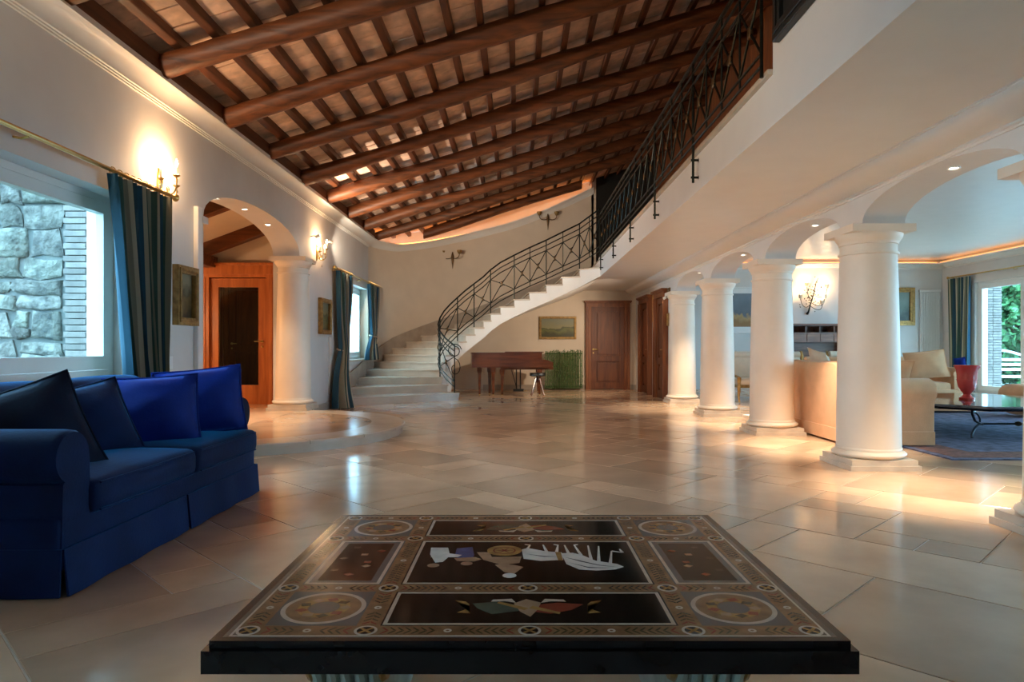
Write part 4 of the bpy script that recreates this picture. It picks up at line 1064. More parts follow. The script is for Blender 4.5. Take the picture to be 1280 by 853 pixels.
# ================================================================ PICTURES
def framed(name, label, axis, face, c, zc, w_, h_, fw, m_f, m_c, depth=.04, mat_w=0, m_mat=None, cat='painting', sgn=1):
    """picture on a wall. axis 'x': wall normal to x at x=face, sgn = room side; axis 'y': normal -y"""
    def W(a, d, z): return (face+sgn*d, c+a, z) if axis == 'x' else (c+a, face-d, z)
    def bx(mb, a0, a1, d0, d1, z0, z1, ch=.006):
        p, q = W(a0, d0, z0), W(a1, d1, z1)
        mb.cbox(min(p[0], q[0]), max(p[0], q[0]), min(p[1], q[1]), max(p[1], q[1]), z0, z1, ch)
    t = thing(name, label, cat, W(0, 0, zc-h_/2)); o = t.location; a, b = w_/2, h_/2
    f = MB(o)
    bx(f, -a, a, .0, depth, zc-b, zc-b+fw); bx(f, -a, a, .0, depth, zc+b-fw, zc+b); bx(f, -a, -a+fw, .0, depth, zc-b+fw, zc+b-fw); bx(f, a-fw, a, .0, depth, zc-b+fw, zc+b-fw)
    e = fw*.35
    fo = f.build('frame', m_f, t)
    g = MB(o)
    for (p0, p1, r0, r1) in ((-a+e, a-e, zc-b+e, zc-b+2*e), (-a+e, a-e, zc+b-2*e, zc+b-e), (-a+e, -a+2*e, zc-b+2*e, zc+b-2*e), (a-2*e, a-e, zc-b+2*e, zc+b-2*e)): bx(g, p0, p1, depth-.002, depth+.012, r0, r1, .004)
    g.build('frame_moulding', m_f, fo)
    i = fw
    if mat_w:
        mm = MB(o); bx(mm, -a+i, a-i, .004, .014, zc-b+i, zc+b-i, .001); mm.build('mount', m_mat, t); i += mat_w
    cv_ = MB(o); bx(cv_, -a+i-.004*(not mat_w), a-i+.004*(not mat_w), .006, .018, zc-b+i, zc+b-i, .001); cv_.build('canvas', m_c, t)
    return t
land = picture('landscape_paint', [(.1, (.05, .05, .015)), (.32, (.13, .14, .03)), (.45, (.05, .055, .02)), (.52, (.24, .22, .10)), (.9, (.20, .21, .14))], 'Z', 3.2, 1.0)
land2 = picture('dark_oil_paint', [(.1, (.03, .02, .01)), (.4, (.16, .10, .03)), (.55, (.06, .05, .03)), (.8, (.25, .22, .14))], 'Z', 4.0, 4.0)
land3 = picture('green_oil_paint', [(.1, (.05, .06, .04)), (.4, (.13, .17, .12)), (.7, (.20, .25, .20))], 'Z', 3.0, 9.0)
prt = picture('print_paint', [(.1, (.30, .14, .03)), (.3, (.45, .28, .10)), (.38, (.10, .12, .15)), (.9, (.16, .20, .24))], 'Z', 2.6, 6.0)
framed('gilt_picture', 'small oil painting in deep gilt frame beside the striped curtain', 'x', XL, 6.72, 1.57, .42, .58, .075, m_giltd, land2, .06)
framed('gilt_picture', 'small gilt framed picture right of the hall arch column', 'x', XL, 11.55, 1.59, .62, .60, .07, m_gold, land, .06)
framed('landscape_picture', 'wide landscape painting in dark gilt frame above the piano', 'y', YE, 1.0, 1.57, .95, .58, .06, m_giltd, land, .04)
framed('framed_print', 'large print of a building in white frame seen between arcade columns', 'y', YE, 5.72, 2.02, .95, 1.18, .035, m_white, prt, .03, .13, m_white, 'print')
framed('gilt_picture', 'oil painting in broad gilt frame on the far living room wall', 'y', YE, 9.68, 2.11, .80, .96, .12, m_gold, land3, .06)
for zc, cc, ww, hh, lab in ((1.92, 15.02, .16, .62, 'narrow gilt ornament on the wall between the two side doors'), (2.14, 13.55, .20, .22, 'upper small dark framed picture beside the last arcade column'), (1.62, 13.55, .20, .26, 'lower small gilt framed picture beside the last arcade column')):
    framed('small_picture', lab, 'x', XR, cc, zc, ww, hh, .03, m_gold if zc < 2 else m_bronze, land2, .03, sgn=-1)
framed('dark_picture', 'large dark framed panel on the upper white wall', 'x', XM, 3.55, 3.76, 1.62, 1.50, .10, m_dark, mat('dark_canvas', (.02, .022, .022), .35), .05, sgn=-1)

# ================================================================ CURTAINS
def curtain(name, label, xw, sgn, top, bot, zt, zb, waist=None, pl=9, amp=.035, outb=.10, m_=None, tie=True, knots=None):
    """striped curtain on a wall normal to x. top, bot = (y0, y1); waist = (z, y0, y1)"""
    NU, NV = 90, 30
    t = thing(name, label, 'curtain', (xw+sgn*.11, (top[0]+top[1])/2, zb)); o = t.location
    mb = MB(o); att = []
    wz = waist[0] if waist else None; ph = R.uniform(0, 6)
    for j in range(NV+1):
        v = j/NV; z = zt+(zb-zt)*v
        if waist and z >= wz:
            f_ = (zt-z)/(zt-wz); s_ = f_**1.7; y0 = top[0]+(waist[1]-top[0])*s_; y1 = top[1]+(waist[2]-top[1])*s_
        elif waist:
            f_ = (wz-z)/(wz-zb); s_ = 1-(1-f_)**2.0; y0 = waist[1]+(bot[0]-waist[1])*s_; y1 = waist[2]+(bot[1]-waist[2])*s_
        else:
            y0 = top[0]+(bot[0]-top[0])*v; y1 = top[1]+(bot[1]-top[1])*v
        k = (y1-y0)/(top[1]-top[0]); am = amp*(.7+.6*v)*min(1.5, max(.7, k))
        for i in range(NU+1):
            u = i/NU
            q = math.sin(2*PI*pl*u+ph+.5*math.sin(3*v+u*4))+.35*math.sin(2*PI*pl*.5*u+2*v)
            mb.v.append((xw+sgn*(.10+am*q+outb*v*v*math.sin(PI*u)), y0+(y1-y0)*u+.012*math.sin(2*PI*pl*u+1.3), z)); att.append(u)
    for j in range(NV):
        for i in range(NU):
            a = j*(NU+1)+i; mb.f.append((a, a+1, a+NU+2, a+NU+1))
    mb.att = {'u': att}
    me = mb.mesh('drape', m_ or m_curt, 80, False); link('drape', me, t)
    if tie and waist:
        yc, hw = (waist[1]+waist[2])/2, (waist[2]-waist[1])/2+.012
        tb = MB(o); tb.tube([(xw+sgn*.10+.075*math.cos(a), yc+hw*math.sin(a), wz-.02*math.cos(a)*sgn) for a in [2*PI*i/18 for i in range(18)]], .014, 8, loop=True).build('tie_back', m_curt if False else m_lining, t, True)
        MB(o).lathe([(0, .10), (.010, .10), (.016, .09), (.012, .075), (.020, .06), (.026, .0), (0, 0)], (xw+sgn*.19, yc, wz-.17), 12).build('tassel', m_lining, t, True)
    rn = MB(o)
    for i in range(pl+1):
        y = top[0]+(top[1]-top[0])*(i+.5)/(pl+1)
        MB(o).tube([(xw+sgn*.10+.026*math.cos(a), y, zt+.030+.026*math.sin(a)) for a in [2*PI*k/12 for k in range(12)]], .004, 5, loop=True).build('ring', m_brass, t, True)
    return t
def rod(name, label, xw, sgn, y0, y1, z):
    t = thing(name, label, 'curtain rod', (xw, (y0+y1)/2, z)); o = t.location; x = xw+sgn*.10
    MB(o).tube([(x, y0, z), (x, y1, z)], .017, 12).build('pole', m_brass, t, True)
    MB(o).tube([(x+sgn*.045, y0+.05, z-.012), (x+sgn*.045, y1-.05, z-.012)], .010, 8).build('draw_rail', m_brass, t, True)
    for y in (y0, y1):
        s_ = -1 if y == y0 else 1
        MB(o).tube([(x, y+s_*d, z) for d in (0, .01, .02, .035, .055, .075, .085)], [.017, .024, .018, .032, .036, .022, .006], 12).build('finial', m_brass, t, True)
    for y in (y0+.12, (y0+y1)/2, y1-.12):
        MB(o).tube([(xw, y, z-.02), (xw+sgn*.05, y, z-.03), (x, y, z-.018)], .009, 8).build('bracket', m_brass, t, True)
rod('curtain_rod', 'brass double curtain rod above the large window', XL, 1, 2.6, 6.32, 2.46)
rod('curtain_rod', 'brass curtain rod above the window by the stair', XL, 1, 11.95, 15.9, 2.46)
rod('curtain_rod', 'brass curtain rod above the garden doors', XLV, -1, 12.6, 16.95, 2.80)
curtain('striped_curtain', 'long green and blue striped curtain hanging behind the blue sofa', XL, 1, (5.33, 6.27), (5.62, 6.15), 2.43, .30, None, 9, .062, .08)
curtain('striped_curtain', 'striped curtain tied back, reaching the floor beside the first step', XL, 1, (12.05, 13.15), (11.75, 12.22), 2.43, .01, (1.02, 12.2, 12.62), 8, .05, .28)
curtain('striped_curtain', 'striped curtain tied back and bunched over the stair skirting', XL, 1, (14.55, 15.65), (14.35, 15.35), 2.43, .80, (1.32, 14.85, 15.25), 8, .05, .06)
curtain('striped_curtain', 'striped curtain beside the garden door behind the red urn', XLV, -1, (16.15, 16.95), (16.20, 16.80), 2.76, .02, None, 8, .05, .06)

# ================================================================ SCONCES AND LAMPS
def point(parent, loc, energy, col=WARM, rad=.03):
    l = bpy.data.lights.new('lamp_light', 'POINT'); l.energy = energy; l.color = col; l.shadow_soft_size = rad
    o = bpy.data.objects.new('lamp_light', l); COL.objects.link(o); o.parent = parent; o.location = loc
def sconce(label, loc, rz, lit=True, k=1.0, sz=1.0):
    """candle bracket; local +y points into the room"""
    t = thing('wall_sconce', label, 'wall lamp', loc, rz)
    MB().lathe([(0, 0), (.05, .0), (.045, .012), (.02, .02), (0, .022)], (0, 0, 0), 16)
    b = MB(); b.tube([(0, .004, -.14), (0, .012, -.08), (0, .014, 0), (0, .010, .09), (0, .004, .13)], [.006, .022, .034, .02, .004], 10); b.build('backplate', m_brass, t, True)
    for i, (dx, dy, dz) in enumerate(((-.14, .10, 0), (0, .17, .06), (.14, .10, 0))):
        dx, dy, dz = dx*sz, dy*sz, dz*sz
        p = bez((0, .02, -.04), (dx*.2, dy*.5, -.16), (dx*1.2, dy*1.1, -.14), (dx, dy, dz-.02), 12)
        ar = MB().tube(p, .006, 6).build('arm', m_brass, t, True)
        MB().tube([(dx*.5+.03*math.cos(a)*(1-a/12), dy*.55, -.07+.03*math.sin(a)*(1-a/12)) for a in [.6*n for n in range(14)]], .004, 5).build('scroll', m_brass, ar, True)
        MB().lathe([(0, dz-.022), (.012, dz-.02), (.03, dz-.004), (.033, dz), (0, dz)], (dx, dy, 0), 14).build('drip_pan', m_brass, ar, True)
        cn_ = MB().lathe([(.0, dz), (.011, dz), (.011, dz+.085), (0, dz+.085)], (dx, dy, 0), 10).build('candle', m_ivory, t, True)
        MB().lathe([(0, dz+.085), (.008, dz+.087), (.013, dz+.105), (.009, dz+.125), (.002, dz+.15), (0, dz+.15)], (dx, dy, 0), 10).build('bulb', m_bulb if lit else m_ivory, cn_, True)
        for q in range(2):
            MB().lathe([(0, 0), (.006, .012), (.003, .03), (0, .034)], (dx+(.02 if q else -.02), dy, dz-.07-.03*q), 6).build('crystal', m_crystal, t)
        if lit: point(t, (dx, dy+.0, dz+.11), K_SCONCE*k/3, rad=.02)
    MB().lathe([(0, 0), (.010, .02), (.004, .05), (0, .055)], (0, .09, -.25), 6).build('crystal', m_crystal, t)
    return t
sconce('lit brass candle sconce above the striped curtain by the hall arch', (XL, 6.25, 2.58), -PI/2, k=1.5)
sconce('lit brass candle sconce between the hall arch column and the stair window', (XL, 11.15, 2.62), -PI/2)
def angel(label, loc, rz):
    t = thing('wall_sconce', label, 'wall lamp', loc, rz, group='unlit sconces on the stair wall')
    MB().tube([(0, .012, -.30), (0, .02, -.15), (0, .03, 0), (0, .02, .12)], [.004, .02, .035, .010], 8).build('stem', m_bronze, t, True)
    for s_ in (-1, 1):
        p = bez((0, .03, -.02), (s_*.10, .10, -.08), (s_*.22, .12, -.06), (s_*.22, .10, .05), 10)
        a = MB().tube(p, .012, 6).build('arm', m_bronze, t, True)
        MB().lathe([(0, 0), (.03, .01), (.06, .06), (.065, .10), (.058, .10), (0, .02)], (s_*.22, .10, .05), 14).build('cup', m_giltd, a, True)
    return t
angel('unlit dark bronze sconce low on the curved stair wall', (-1.66, 17.27, 3.36), PI-.30)
angel('unlit dark bronze sconce higher up the stair wall towards the gallery', (.75, YE, 4.36), PI)
# branching iron sconce on the far living room wall
t = thing('branch_sconce', 'lit branching iron vine sconce with pale cups above the bureau', 'wall lamp', (7.47, YE, 2.34)); o = t.location
yb = YE-.06
MB(o).tube([(7.35, YE-.02, 1.92), (7.37, yb, 1.98), (7.42, yb-.02, 2.2), (7.50, yb-.02, 2.45), (7.56, yb, 2.72), (7.62, yb, 2.84)], [.03, .022, .016, .013, .010, .004], 8).build('stem', m_iron, t, True)
for (x, z, sx, sz_) in ((7.12, 2.30, 7.40, 2.15), (7.28, 2.60, 7.44, 2.30), (7.78, 2.56, 7.52, 2.40), (7.66, 2.16, 7.42, 2.12), (7.72, 2.30, 7.45, 2.2)):
    a = MB(o).tube(bez((sx, yb, sz_), ((sx+x)/2, yb-.10, sz_-.14), (x, yb-.14, z-.18), (x, yb-.12, z), 12), .008, 6).build('branch', m_iron, t, True)
    MB(o).lathe([(0, z), (.035, z+.005), (.05, z+.04), (.052, z+.10), (.048, z+.10), (.04, z+.02), (0, z+.012)], (x, yb-.12, 0), 16).build('cup', m_ivory, a, True)
    MB(o).lathe([(0, z+.02), (.018, z+.04), (.02, z+.07), (0, z+.12)], (x, yb-.12, 0), 10).build('bulb', m_bulb, a, True)
    point(t, (x-7.47, yb-.14-YE, z+.18-2.34), 5, rad=.03)
lfm = MB(o)
for i in range(60):
    c = Vector((7.45+R.gauss(0, .14), yb-R.uniform(0, .06), 2.38+R.gauss(0, .20))); d = Vector((R.uniform(-1, 1), R.uniform(-.4, .2), R.uniform(-1, 1))).normalized()*.05; s_ = d.cross(Vector((0, 1, 0)))*.3
    lfm.add([c, c+d*.5+s_, c+d, c+d*.5-s_], [(0, 1, 2, 3)])
setp(lfm.build('leaves', m_iron, t), kind='stuff')

def downlight(label, loc, tilt=0, energy=None, group='recessed downlights in the arches', size=1.12):
    t = thing('downlight', label, 'downlight', loc, group=group)
    m = Matrix.Rotation(tilt, 3, 'X')
    a = MB(); a.lathe([(.030, .004), (.043, .004), (.045, -.004), (.040, -.008), (.030, -.003)], n=20, cap=False); a.v = [tuple(m @ Vector(p)) for p in a.v]; a.build('trim_ring', m_white, t, True)
    b = MB(); b.lathe([(0, .002), (.030, .002), (.030, -.001), (0, -.002)], n=16); b.v = [tuple(m @ Vector(p)) for p in b.v]; b.build('lens', m_lens, t)
    l = bpy.data.lights.new('downlight_beam', 'SPOT'); l.energy = energy or K_DOWN; l.color = (1.0, .79, .57); l.spot_size = size; l.spot_blend = 1.0; l.shadow_soft_size = .03
    o = bpy.data.objects.new('downlight_beam', l); COL.objects.link(o); o.parent = t; o.location = (0, 0, -.03)
DL = ['behind the viewpoint', 'beside the viewpoint', 'before the rolled sofa arm', 'over the beige sofa back', 'nearest the gilt settee', 'nearest the narrow door']
for i, (a, b) in enumerate(zip(COLY, COLY[1:])):
    if i > 1: downlight('recessed downlight at the top of the arcade arch '+DL[i], ((XR+XB)/2, (a+b)/2, ZI+.25-.006), 0, K_DOWN*(.8 if i == 5 else 1), size=1.5 if i == 5 else 1.05)
ac, ah = (AY0+AY1)/2, (AY1-AY0)/2
for y in (7.9, 8.73, 9.54):
    u = (y-ac)/ah; downlight('recessed downlight in the hall arch, '+{7.9: 'on its near slope', 8.73: 'at its top', 9.54: 'on the slope towards the round column'}[y], (XL-.2, y, AZS+ARISE*math.sqrt(max(0, 1-u*u))**.85-.006), -u*.25, K_DOWN*.35, 'recessed downlights in the hall arch')

def spotlight(label, loc, aim, energy, size=2.0):
    t = thing('wall_spotlight', label, 'spotlight', loc); d = (Vector(aim)-Vector(loc)).normalized()
    sx = -1 if loc[0] < 0 else 1
    MB().tube([(sx*.10, 0, 0), (sx*.05, 0, .01), (0, 0, 0)], .012, 8).build('arm', m_white, t, True)
    h = MB().tube([-d*.03, -d*.025, d*.025, d*.045], [.012, .022, .026, .03], 14).build('head', m_white, t, True)
    MB().tube([d*.044, d*.047], .025, 14).build('lens', m_lens, h)
    l = bpy.data.lights.new('spot_beam', 'SPOT'); l.energy = energy; l.color = (1.0, .80, .60); l.spot_size = size; l.spot_blend = .8; l.shadow_soft_size = .04
    o = bpy.data.objects.new('spot_beam', l); COL.objects.link(o); o.parent = t; o.location = d*.09; o.rotation_euler = d.to_track_quat('-Z', 'Y').to_euler()
spotlight('small white wall spotlight above the sconce between arch column and stair window', (XL+.10, 10.85, 2.83), (.3, 12.0, 4.6), 190, 2.4)
spotlight('added unseen wall spotlight above the near end of the brass rod', (XL+.10, 2.2, 2.95), (.6, 7.2, 4.6), 270, 2.0)  # added out of view to brighten the roof
spotlight('small added wall spotlight turned to the curved stair wall', (XL+.10, 11.6, 2.86), (-.4, 17.2, 3.0), 230, 1.7)  # extra fixture, added to lift the stair wall
spotlight('added white wall spotlight on the wall end beside the last arcade column', (XR-.10, 13.46, 2.05), (-.2, 17.4, .5), 250, 1.45)  # added to brighten the piano wall below the stair
t = thing('added_hall_light', 'added unseen lamp inside the entrance hall', 'ceiling lamp', (-6.7, 9.2, hz(-6.85)-.16))  # lamp added out of view to warm the glazed hall door
MB().tube([(0, 0, .02), (0, 0, -.12)], .012, 8).build('stem', m_brass, t, True)
MB().lathe([(0, -.28), (.08, -.27), (.12, -.22), (.10, -.15), (.03, -.12), (0, -.12)], n=20).build('globe', emis('added_lamp_globe', (1, .8, .55), 8), t, True)
point(t, (0, 0, -.34), 85, rad=.1)

# ================================================================ LIVING ROOM
one(MB().cbox(4.08, 9.2, 6.42, 11.6, .0005, .014, .004), 'carpet', None or mat('rug_wool', (.11, .12, .20), .95, var=.55, scale=9, bump=.4, bscale=120), 'blue patterned oriental rug under the coffee table', 'rug')
rug = [o_ for o_ in bpy.data.objects if o_.name == 'carpet'][0]; ro_ = rug.location
m_rugb = mat('rug_border', (.20, .09, .07), .95, var=.45, scale=20, bump=.4, bscale=120)
b = MB(ro_)
for r in ((4.16, 9.12, 6.50, 6.86), (4.16, 9.12, 11.16, 11.52), (4.16, 4.52, 6.86, 11.16), (8.76, 9.12, 6.86, 11.16)): b.box(*r, .012, .0165)
b.build('border', m_rugb, rug)
def sofa(name, label, loc, rz, L_, D_, camel=True, m_=None):
    m_ = m_ or m_beige
    t = thing(name, label, 'sofa', loc, rz)       # local: faces +y, centred
    hx, hy = L_/2, D_/2
    MB().rbox((0, .02, .22), (L_-.06, D_-.06, .30), .03).build('base', m_, t, True)
    MB().cbox(-hx+.0, hx-.0, -hy+.0, hy-.03, .018, .16, .006).build('skirt', m_, t)
    r = []; n = 20
    for i in range(n+1):
        x = -hx+.03+(L_-.06)*i/n; u = abs(2*i/n-1); zt = .90-(.17*max(0, (u-.55)/.45)**1.6 if camel else 0)
        r.append([(x, -hy+.02, .14), (x, -hy+.01, zt-.10), (x, -hy+.04, zt-.02), (x, -hy+.11, zt), (x, -hy+.18, zt-.04), (x, -hy+.22, zt-.2), (x, -hy+.24, .14)])
    MB().loft(r).build('backrest', m_, t, 50)
    for s_ in (-1, 1):
        pts = [(s_*(hx-.22), .14), (s_*(hx-.22), .60)]+[(s_*(hx-.09+.15*math.cos(PI-a)), .60+.13*math.sin(a)) for a in [PI*i/9*1.28 for i in range(10)]]+[(s_*(hx-.02), .14)]
        MB().loft([[(x, y, z) for x, z in pts] for y in (-hy+.06, hy-.06)]+[[(s_*(hx-.1)+(x-s_*(hx-.1))*.94, hy-.035, .4+(z-.4)*.96) for x, z in pts]]).build('arm', m_, t, 45)
    for k in range(2):
        w_ = (L_-.48)/2
        MB().rbox((-w_/2+k*w_, .10, .40), (w_-.01, D_-.30, .15), .04, 3, (.01, .01, .03)).build('seat_cushion', m_, t, True)
    return t
sofa('beige_sofa', 'beige sofa with curved back turned to the arcade columns', (3.99, 8.43, .006), -PI/2, 2.35, .94)
sofa('beige_sofa', 'beige sofa facing the arcade side on the far edge of the rug', (6.2, 11.65, .006), PI, 2.35, .94, False)
cushion_thing('throw_cushion', 'beige square cushion on the right end of the far sofa', m_beige, (6.78, 11.35, .78), .62, .48, .18, (-.3, -.9, .35), roll=.12, group='cushions of the beige sofas')
cushion_thing('throw_cushion', 'tan cushion lying in the middle of the far sofa', m_beige, (6.15, 11.38, .74), .56, .46, .18, (.2, -.95, .4), roll=-.1, group='cushions of the beige sofas')
cushion_thing('throw_cushion', 'pale cushion showing above the back of the near beige sofa', m_beigel, (3.90, 8.75, .83), .60, .44, .18, (.9, -.1, .42), roll=.12, group='cushions of the beige sofas')
cushion_thing('throw_cushion', 'beige cushion leaning inside the near arm of the near beige sofa', m_beige, (4.10, 7.62, .72), .50, .46, .16, (.3, .9, .3), roll=.1, group='cushions of the beige sofas')
cushion_thing('throw_cushion', 'small blue and white patterned cushion at the far sofa arm', m_velvetb, (7.25, 11.2, .80), .16, .20, .08, (-.6, -.7, .3), roll=.2, group='cushions of the beige sofas')
# coffee table with urn
t = thing('coffee_table', 'low coffee table with dark polished octagonal top and bent iron legs', 'coffee table', (5.85, 8.6, 0)); o = t.location
cxx, cyy, a, b, c = 5.85, 8.72, 1.0, 1.15, .42
oc = [(cxx-a+c, cyy-b), (cxx+a-c, cyy-b), (cxx+a, cyy-b+c), (cxx+a, cyy+b-c), (cxx+a-c, cyy+b), (cxx-a+c, cyy+b), (cxx-a, cyy+b-c), (cxx-a, cyy-b+c)]
oi_ = inset(oc, .01)
MB(o).loft([[(x, y, .375) for x, y in oi_], [(x, y, .383) for x, y in oc], [(x, y, .397) for x, y in oc], [(x, y, .405) for x, y in oi_]]).build('table_top', m_topdark, t)
MB(o).tube([(x, y, .355) for x, y in inset(oc, .10)], .014, 6, loop=True).build('apron', m_ironb, t)
for sx in (-1, 1):
    for sy in (-1, 1):
        x, y = cxx+sx*.62, cyy+sy*.85
        MB(o).tube([(x, y, .36), (x, y, .30), (x-sx*.05, y-sy*.03, .22), (x-sx*.16, y-sy*.10, .17), (x-sx*.20, y-sy*.12, .165)], .014, 8).build('leg_upper', m_ironb, t, True)
        MB(o).tube([(x-sx*.22, y-sy*.13, .17), (x-sx*.12, y-sy*.08, .165), (x-sx*.04, y-sy*.02, .12), (x, y, .06), (x, y, .018)], .014, 8).build('leg', m_ironb, t, True)
MB(o).tube([(cxx-.42, cyy-.73, .17), (cxx+.42, cyy-.73, .17)], .011, 8).build('stretcher', m_ironb, t, True)
MB(o).tube([(cxx-.42, cyy+.73, .17), (cxx+.42, cyy+.73, .17)], .011, 8).build('stretcher', m_ironb, t, True)
MB(o).lathe([(0, .14), (.03, .15), (.045, .17), (.03, .19), (0, .2)], (cxx, cyy-.73, 0), 12).build('rosette', m_bronze, t, True)
t = thing('red_urn', 'red glazed footed urn with flared rim on the coffee table', 'urn', (5.69, 8.66, .405))
MB().lathe([(0, 0), (.085, 0), (.09, .02), (.06, .04), (.04, .065), (.045, .08), (.075, .11), (.10, .16), (.112, .24), (.115, .32), (.125, .38), (.148, .425), (.15, .435), (.138, .433), (.112, .38), (.10, .30), (.09, .16), (0, .10)], n=36).build('bowl', m_redv, t, True)
MB().tube([(.116*math.cos(a), .116*math.sin(a), .25) for a in [2*PI*i/32 for i in range(32)]], .005, 6, loop=True).build('band', m_redv, t, True)
# pouf behind the table
one(MB().rbox((7.78, 10.35, .275), (.66, .66, .40), .12, 4, (.02, .02, .04)), 'pouf', m_beige, 'round edged beige pouf beyond the coffee table', 'pouf', smooth=True)
# gilt settee between the columns
def settee(label, loc, rz=0, L_=1.5):
    t = thing('gilt_settee', label, 'settee', loc, rz)  # faces -y
    MB().rbox((0, 0, .40), (L_-.1, .56, .12), .045, 3, (0, .01, .03)).build('seat', m_beigel, t, True)
    MB().cbox(-L_/2+.03, L_/2-.03, -.28, .28, .29, .345, .01).build('seat_rail', m_giltd, t)
    MB().rbox((0, .27, .66), (L_-.16, .07, .42), .03, 3, (0, .02, .0), Matrix.Rotation(-.12, 3, 'X')).build('backrest', m_beigel, t, True)
    MB().tube([(-L_/2+.08, .32, .92), (L_/2-.08, .32, .92)], .07, 14).build('back_roll', m_beigel, t, True)
    MB().cbox(-L_/2+.07, L_/2-.07, .27, .32, .815, .845, .008).build('back_rail', m_giltd, t)
    for s_ in (-1, 1):
        x = s_*(L_/2-.03)
        MB().tube([(x, .34, .99), (x, .30, .90), (x, .31, .75), (x, .27, .58), (x, .10, .52), (x, -.18, .50), (x, -.27, .47), (x, -.25, .38), (x, -.27, .30)], [.02, .032, .028, .024, .026, .026, .04, .03, .03], 8).build('arm', m_gold, t, True)
        for y, k in ((-.25, -1), (.26, 1)):
            MB().tube([(x, y, .32), (x, y+k*.02, .22), (x+s_*.0, y-k*.01, .12), (x, y+k*.05, .012)], [.036, .03, .02, .016], 8).build('leg', m_gold, t, True)
    return t
settee('gilt carved settee with pale upholstery and rolled back between the columns', (4.95, 13.35, 0))
settee('gilt carved settee with rolled back behind the far beige sofa', (7.6, 14.9, 0))
# bureau
t = thing('bureau', 'walnut writing bureau with pigeonholes against the far living room wall', 'bureau', (7.5, 17.1, 0)); o = t.location
x0, x1, y0, y1 = 6.75, 8.25, 16.82, 17.37
MB(o).cbox(x0, x1, y0, y1, .10, .78, .008).build('carcass', m_bureau, t)
up = MB(o); up.box(x0+.04, x0+.08, y0+.15, y1, .82, 1.62); up.box(x1-.08, x1-.04, y0+.15, y1, .82, 1.62); up.box(x0+.08, x1-.08, y1-.02, y1, .82, 1.62)
for z in (.82, 1.20, 1.42): up.box(x0+.08, x1-.08, y0+.15, y1-.02, z, z+.025)
for k in range(1, 4): up.box(x0+.04+k*.355-.01, x0+.04+k*.355+.01, y0+.16, y1-.02, 1.445, 1.60)
up.build('pigeonholes', m_bureau, t)
MB(o).cbox(x0, x1, y0+.12, y1, 1.62, 1.66, .008).build('cornice', m_bureau, t)
MB(o).cbox(x0-.01, x1+.01, y0-.02, y1, .78, .82, .008).build('desk_top', m_bureau, t)
for k in range(4): MB(o).cbox(x0+.09+k*.335, x0+.41+k*.335, y0+.14, y0+.16, 1.225, 1.415, .004).build('small_drawer', m_bureau, t)
for k in range(3):
    d = MB(o).cbox(x0+.05, x1-.05, y0-.018, y0, .14+k*.21, .33+k*.21, .005).build('drawer', m_bureau, t)
    for s_ in (-.4, .4): MB(o).lathe([(0, 0), (.018, .0), (.018, .01), (0, .012)], ((x0+x1)/2+s_, y0-.03, .235+k*.21), 10).build('knob', m_brass, d)
for x in (x0+.06, x1-.06):
    for y in (y0+.06, y1-.06): MB(o).tube([(x, y, .0), (x, y, .10)], [.03, .04], 10).build('foot', m_bureau, t, True)
# tall white radiator
t = thing('radiator', 'tall white column radiator beside the garden door curtain', 'radiator', (10.45, YE-.06, .5)); o = t.location
for i in range(12): MB(o).tube([(10.22+i*.042, YE-.06, .52), (10.22+i*.042, YE-.06, 2.48)], .017, 8).build('tube', m_white, t, True)
for z in (.50, 2.50): MB(o).cbox(10.18, 10.71, YE-.09, YE-.03, z-.03, z+.03, .01).build('header', m_white, t)
MB(o).box(10.3, 10.34, YE-.04, YE-.002, 1.4, 1.45).build('wall_bracket', m_white, t)
# wall panel and switch plate on the left wall
one(MB().cbox(XL, XL+.015, 11.85, 12.0, .25, 1.25, .004), 'access_panel', m_trim, 'flat white panel on the wall below the small gilt picture', 'panel')
one(MB().cbox(XL, XL+.012, 6.42, 6.50, .86, .98, .003), 'switch_plate', m_white, 'small white switch plate beside the curtain', 'switch')
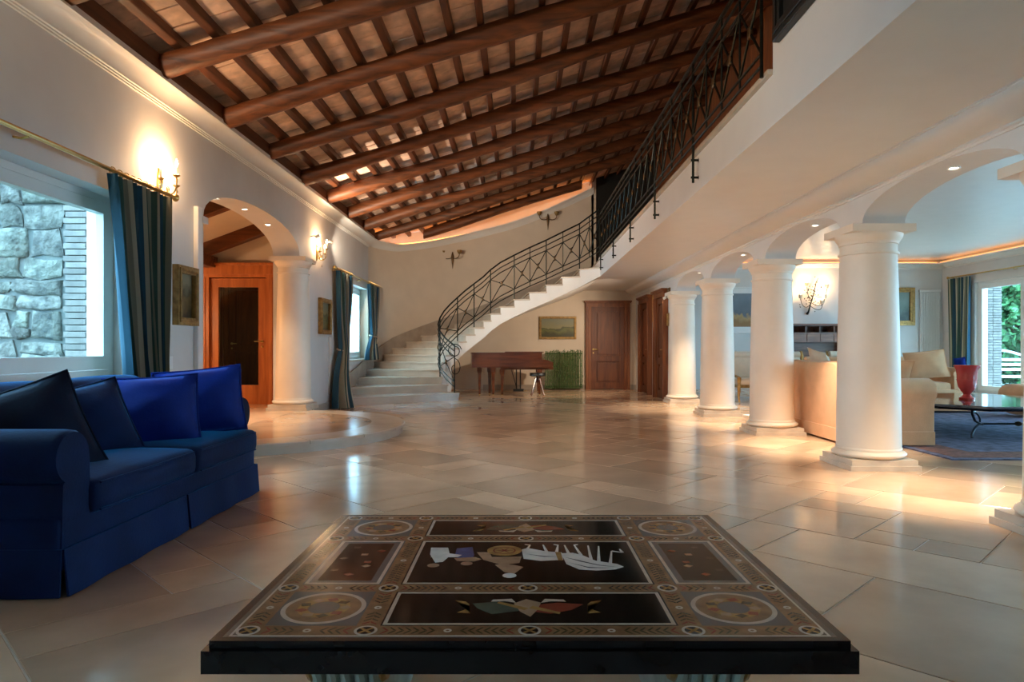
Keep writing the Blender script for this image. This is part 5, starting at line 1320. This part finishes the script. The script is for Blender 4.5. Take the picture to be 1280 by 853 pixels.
# ---- terrace and garden
def tree(label, c, rx, rz_, n, col, h0=.0, name='garden_tree'):
    t = thing(name, label, 'tree', (c[0], c[1], -.12)); o = t.location
    tk = MB(o)
    for k in range(4): tk.tube([(c[0], c[1], -.12), (c[0]+R.uniform(-.2, .2), c[1]+R.uniform(-.2, .2), h0+rz_*.6), (c[0]+R.uniform(-.8, .8)*rx, c[1]+R.uniform(-.8, .8)*rx, h0+rz_*1.3)], [.08, .05, .02], 6)
    tk.build('trunk', m_beam, t, True)
    f = MB(o)
    for i in range(n):
        u = Vector((R.gauss(0, 1), R.gauss(0, 1), R.gauss(0, 1))).normalized(); r = R.uniform(.75, 1.08)*(1+.12*math.sin(u.x*7)*math.sin(u.z*6+u.y*5))
        p = Vector((c[0]+u.x*rx*r, c[1]+u.y*rx*r, h0+rz_+u.z*rz_*r))
        if p.z < -.05: continue
        d = Vector((R.uniform(-1, 1), R.uniform(-1, 1), R.uniform(-1, 1))).normalized()*R.uniform(.14, .26); s_ = d.cross(Vector((R.uniform(-1, 1), R.uniform(-1, 1), 1))).normalized()*d.length*.35
        f.add([p, p+d*.5+s_, p+d, p+d*.5-s_], [(0, 1, 2, 3)])
    q = f.build('foliage', mat('leaf_%d' % n, col, .55, var=.5, scale=3, rand=.4), t, False, False); setp(q, kind='stuff')
tree('bushy green shrub beyond the terrace bench', (15.2, 20.8), 1.9, 1.9, 16000, (.05, .15, .05))
tree('tall darker garden tree behind the shrub', (21.0, 28.6), 3.6, 3.8, 16000, (.035, .11, .04))
t = thing('terrace_bench', 'white garden bench with curved arms on the terrace', 'bench', (12.75, 17.9, -.12)); o = t.location
MB(o).cbox(12.0, 13.5, 17.7, 18.2, .28, .33, .01).build('seat', m_white, t)
for z in (.45, .58, .71): MB(o).cbox(12.05, 13.45, 18.2, 18.23, z, z+.07, .006).build('back_slat', m_white, t)
MB(o).tube([(12.0+1.5*i/12, 18.215, .84+.16*math.sin(PI*i/12)) for i in range(13)], .03, 8).build('top_rail', m_white, t, True)
for x in (12.03, 13.47):
    for y in (17.74, 18.2): MB(o).cbox(x-.03, x+.03, y-.03, y+.03, -.12, .29 if y < 18 else .84, .006).build('leg', m_white, t)
    MB(o).tube(bez((x, 18.2, .62), (x, 18.0, .70), (x, 17.8, .52), (x, 17.72, .30), 10), .025, 8).build('arm', m_white, t, True)
pw = one(MB().box(XLV+.31, XLV+.75, 16.32, 16.68, -.12, 3.2), 'brick_pier', m_mortar, 'pale brick pier outside the garden door', 'pier', kind='structure')
bme2 = MB().cbox(-.10, .10, -.02, .02, 0, .055, .004).mesh('brick', m_brick)
for i in range(50):
    for k in range(2):
        o_ = link('brick', bme2, pw); o_.location = Vector((XLV+.42+k*.21+(.005 if i % 2 else -.005), 16.305, -.11+i*.065))-pw.location
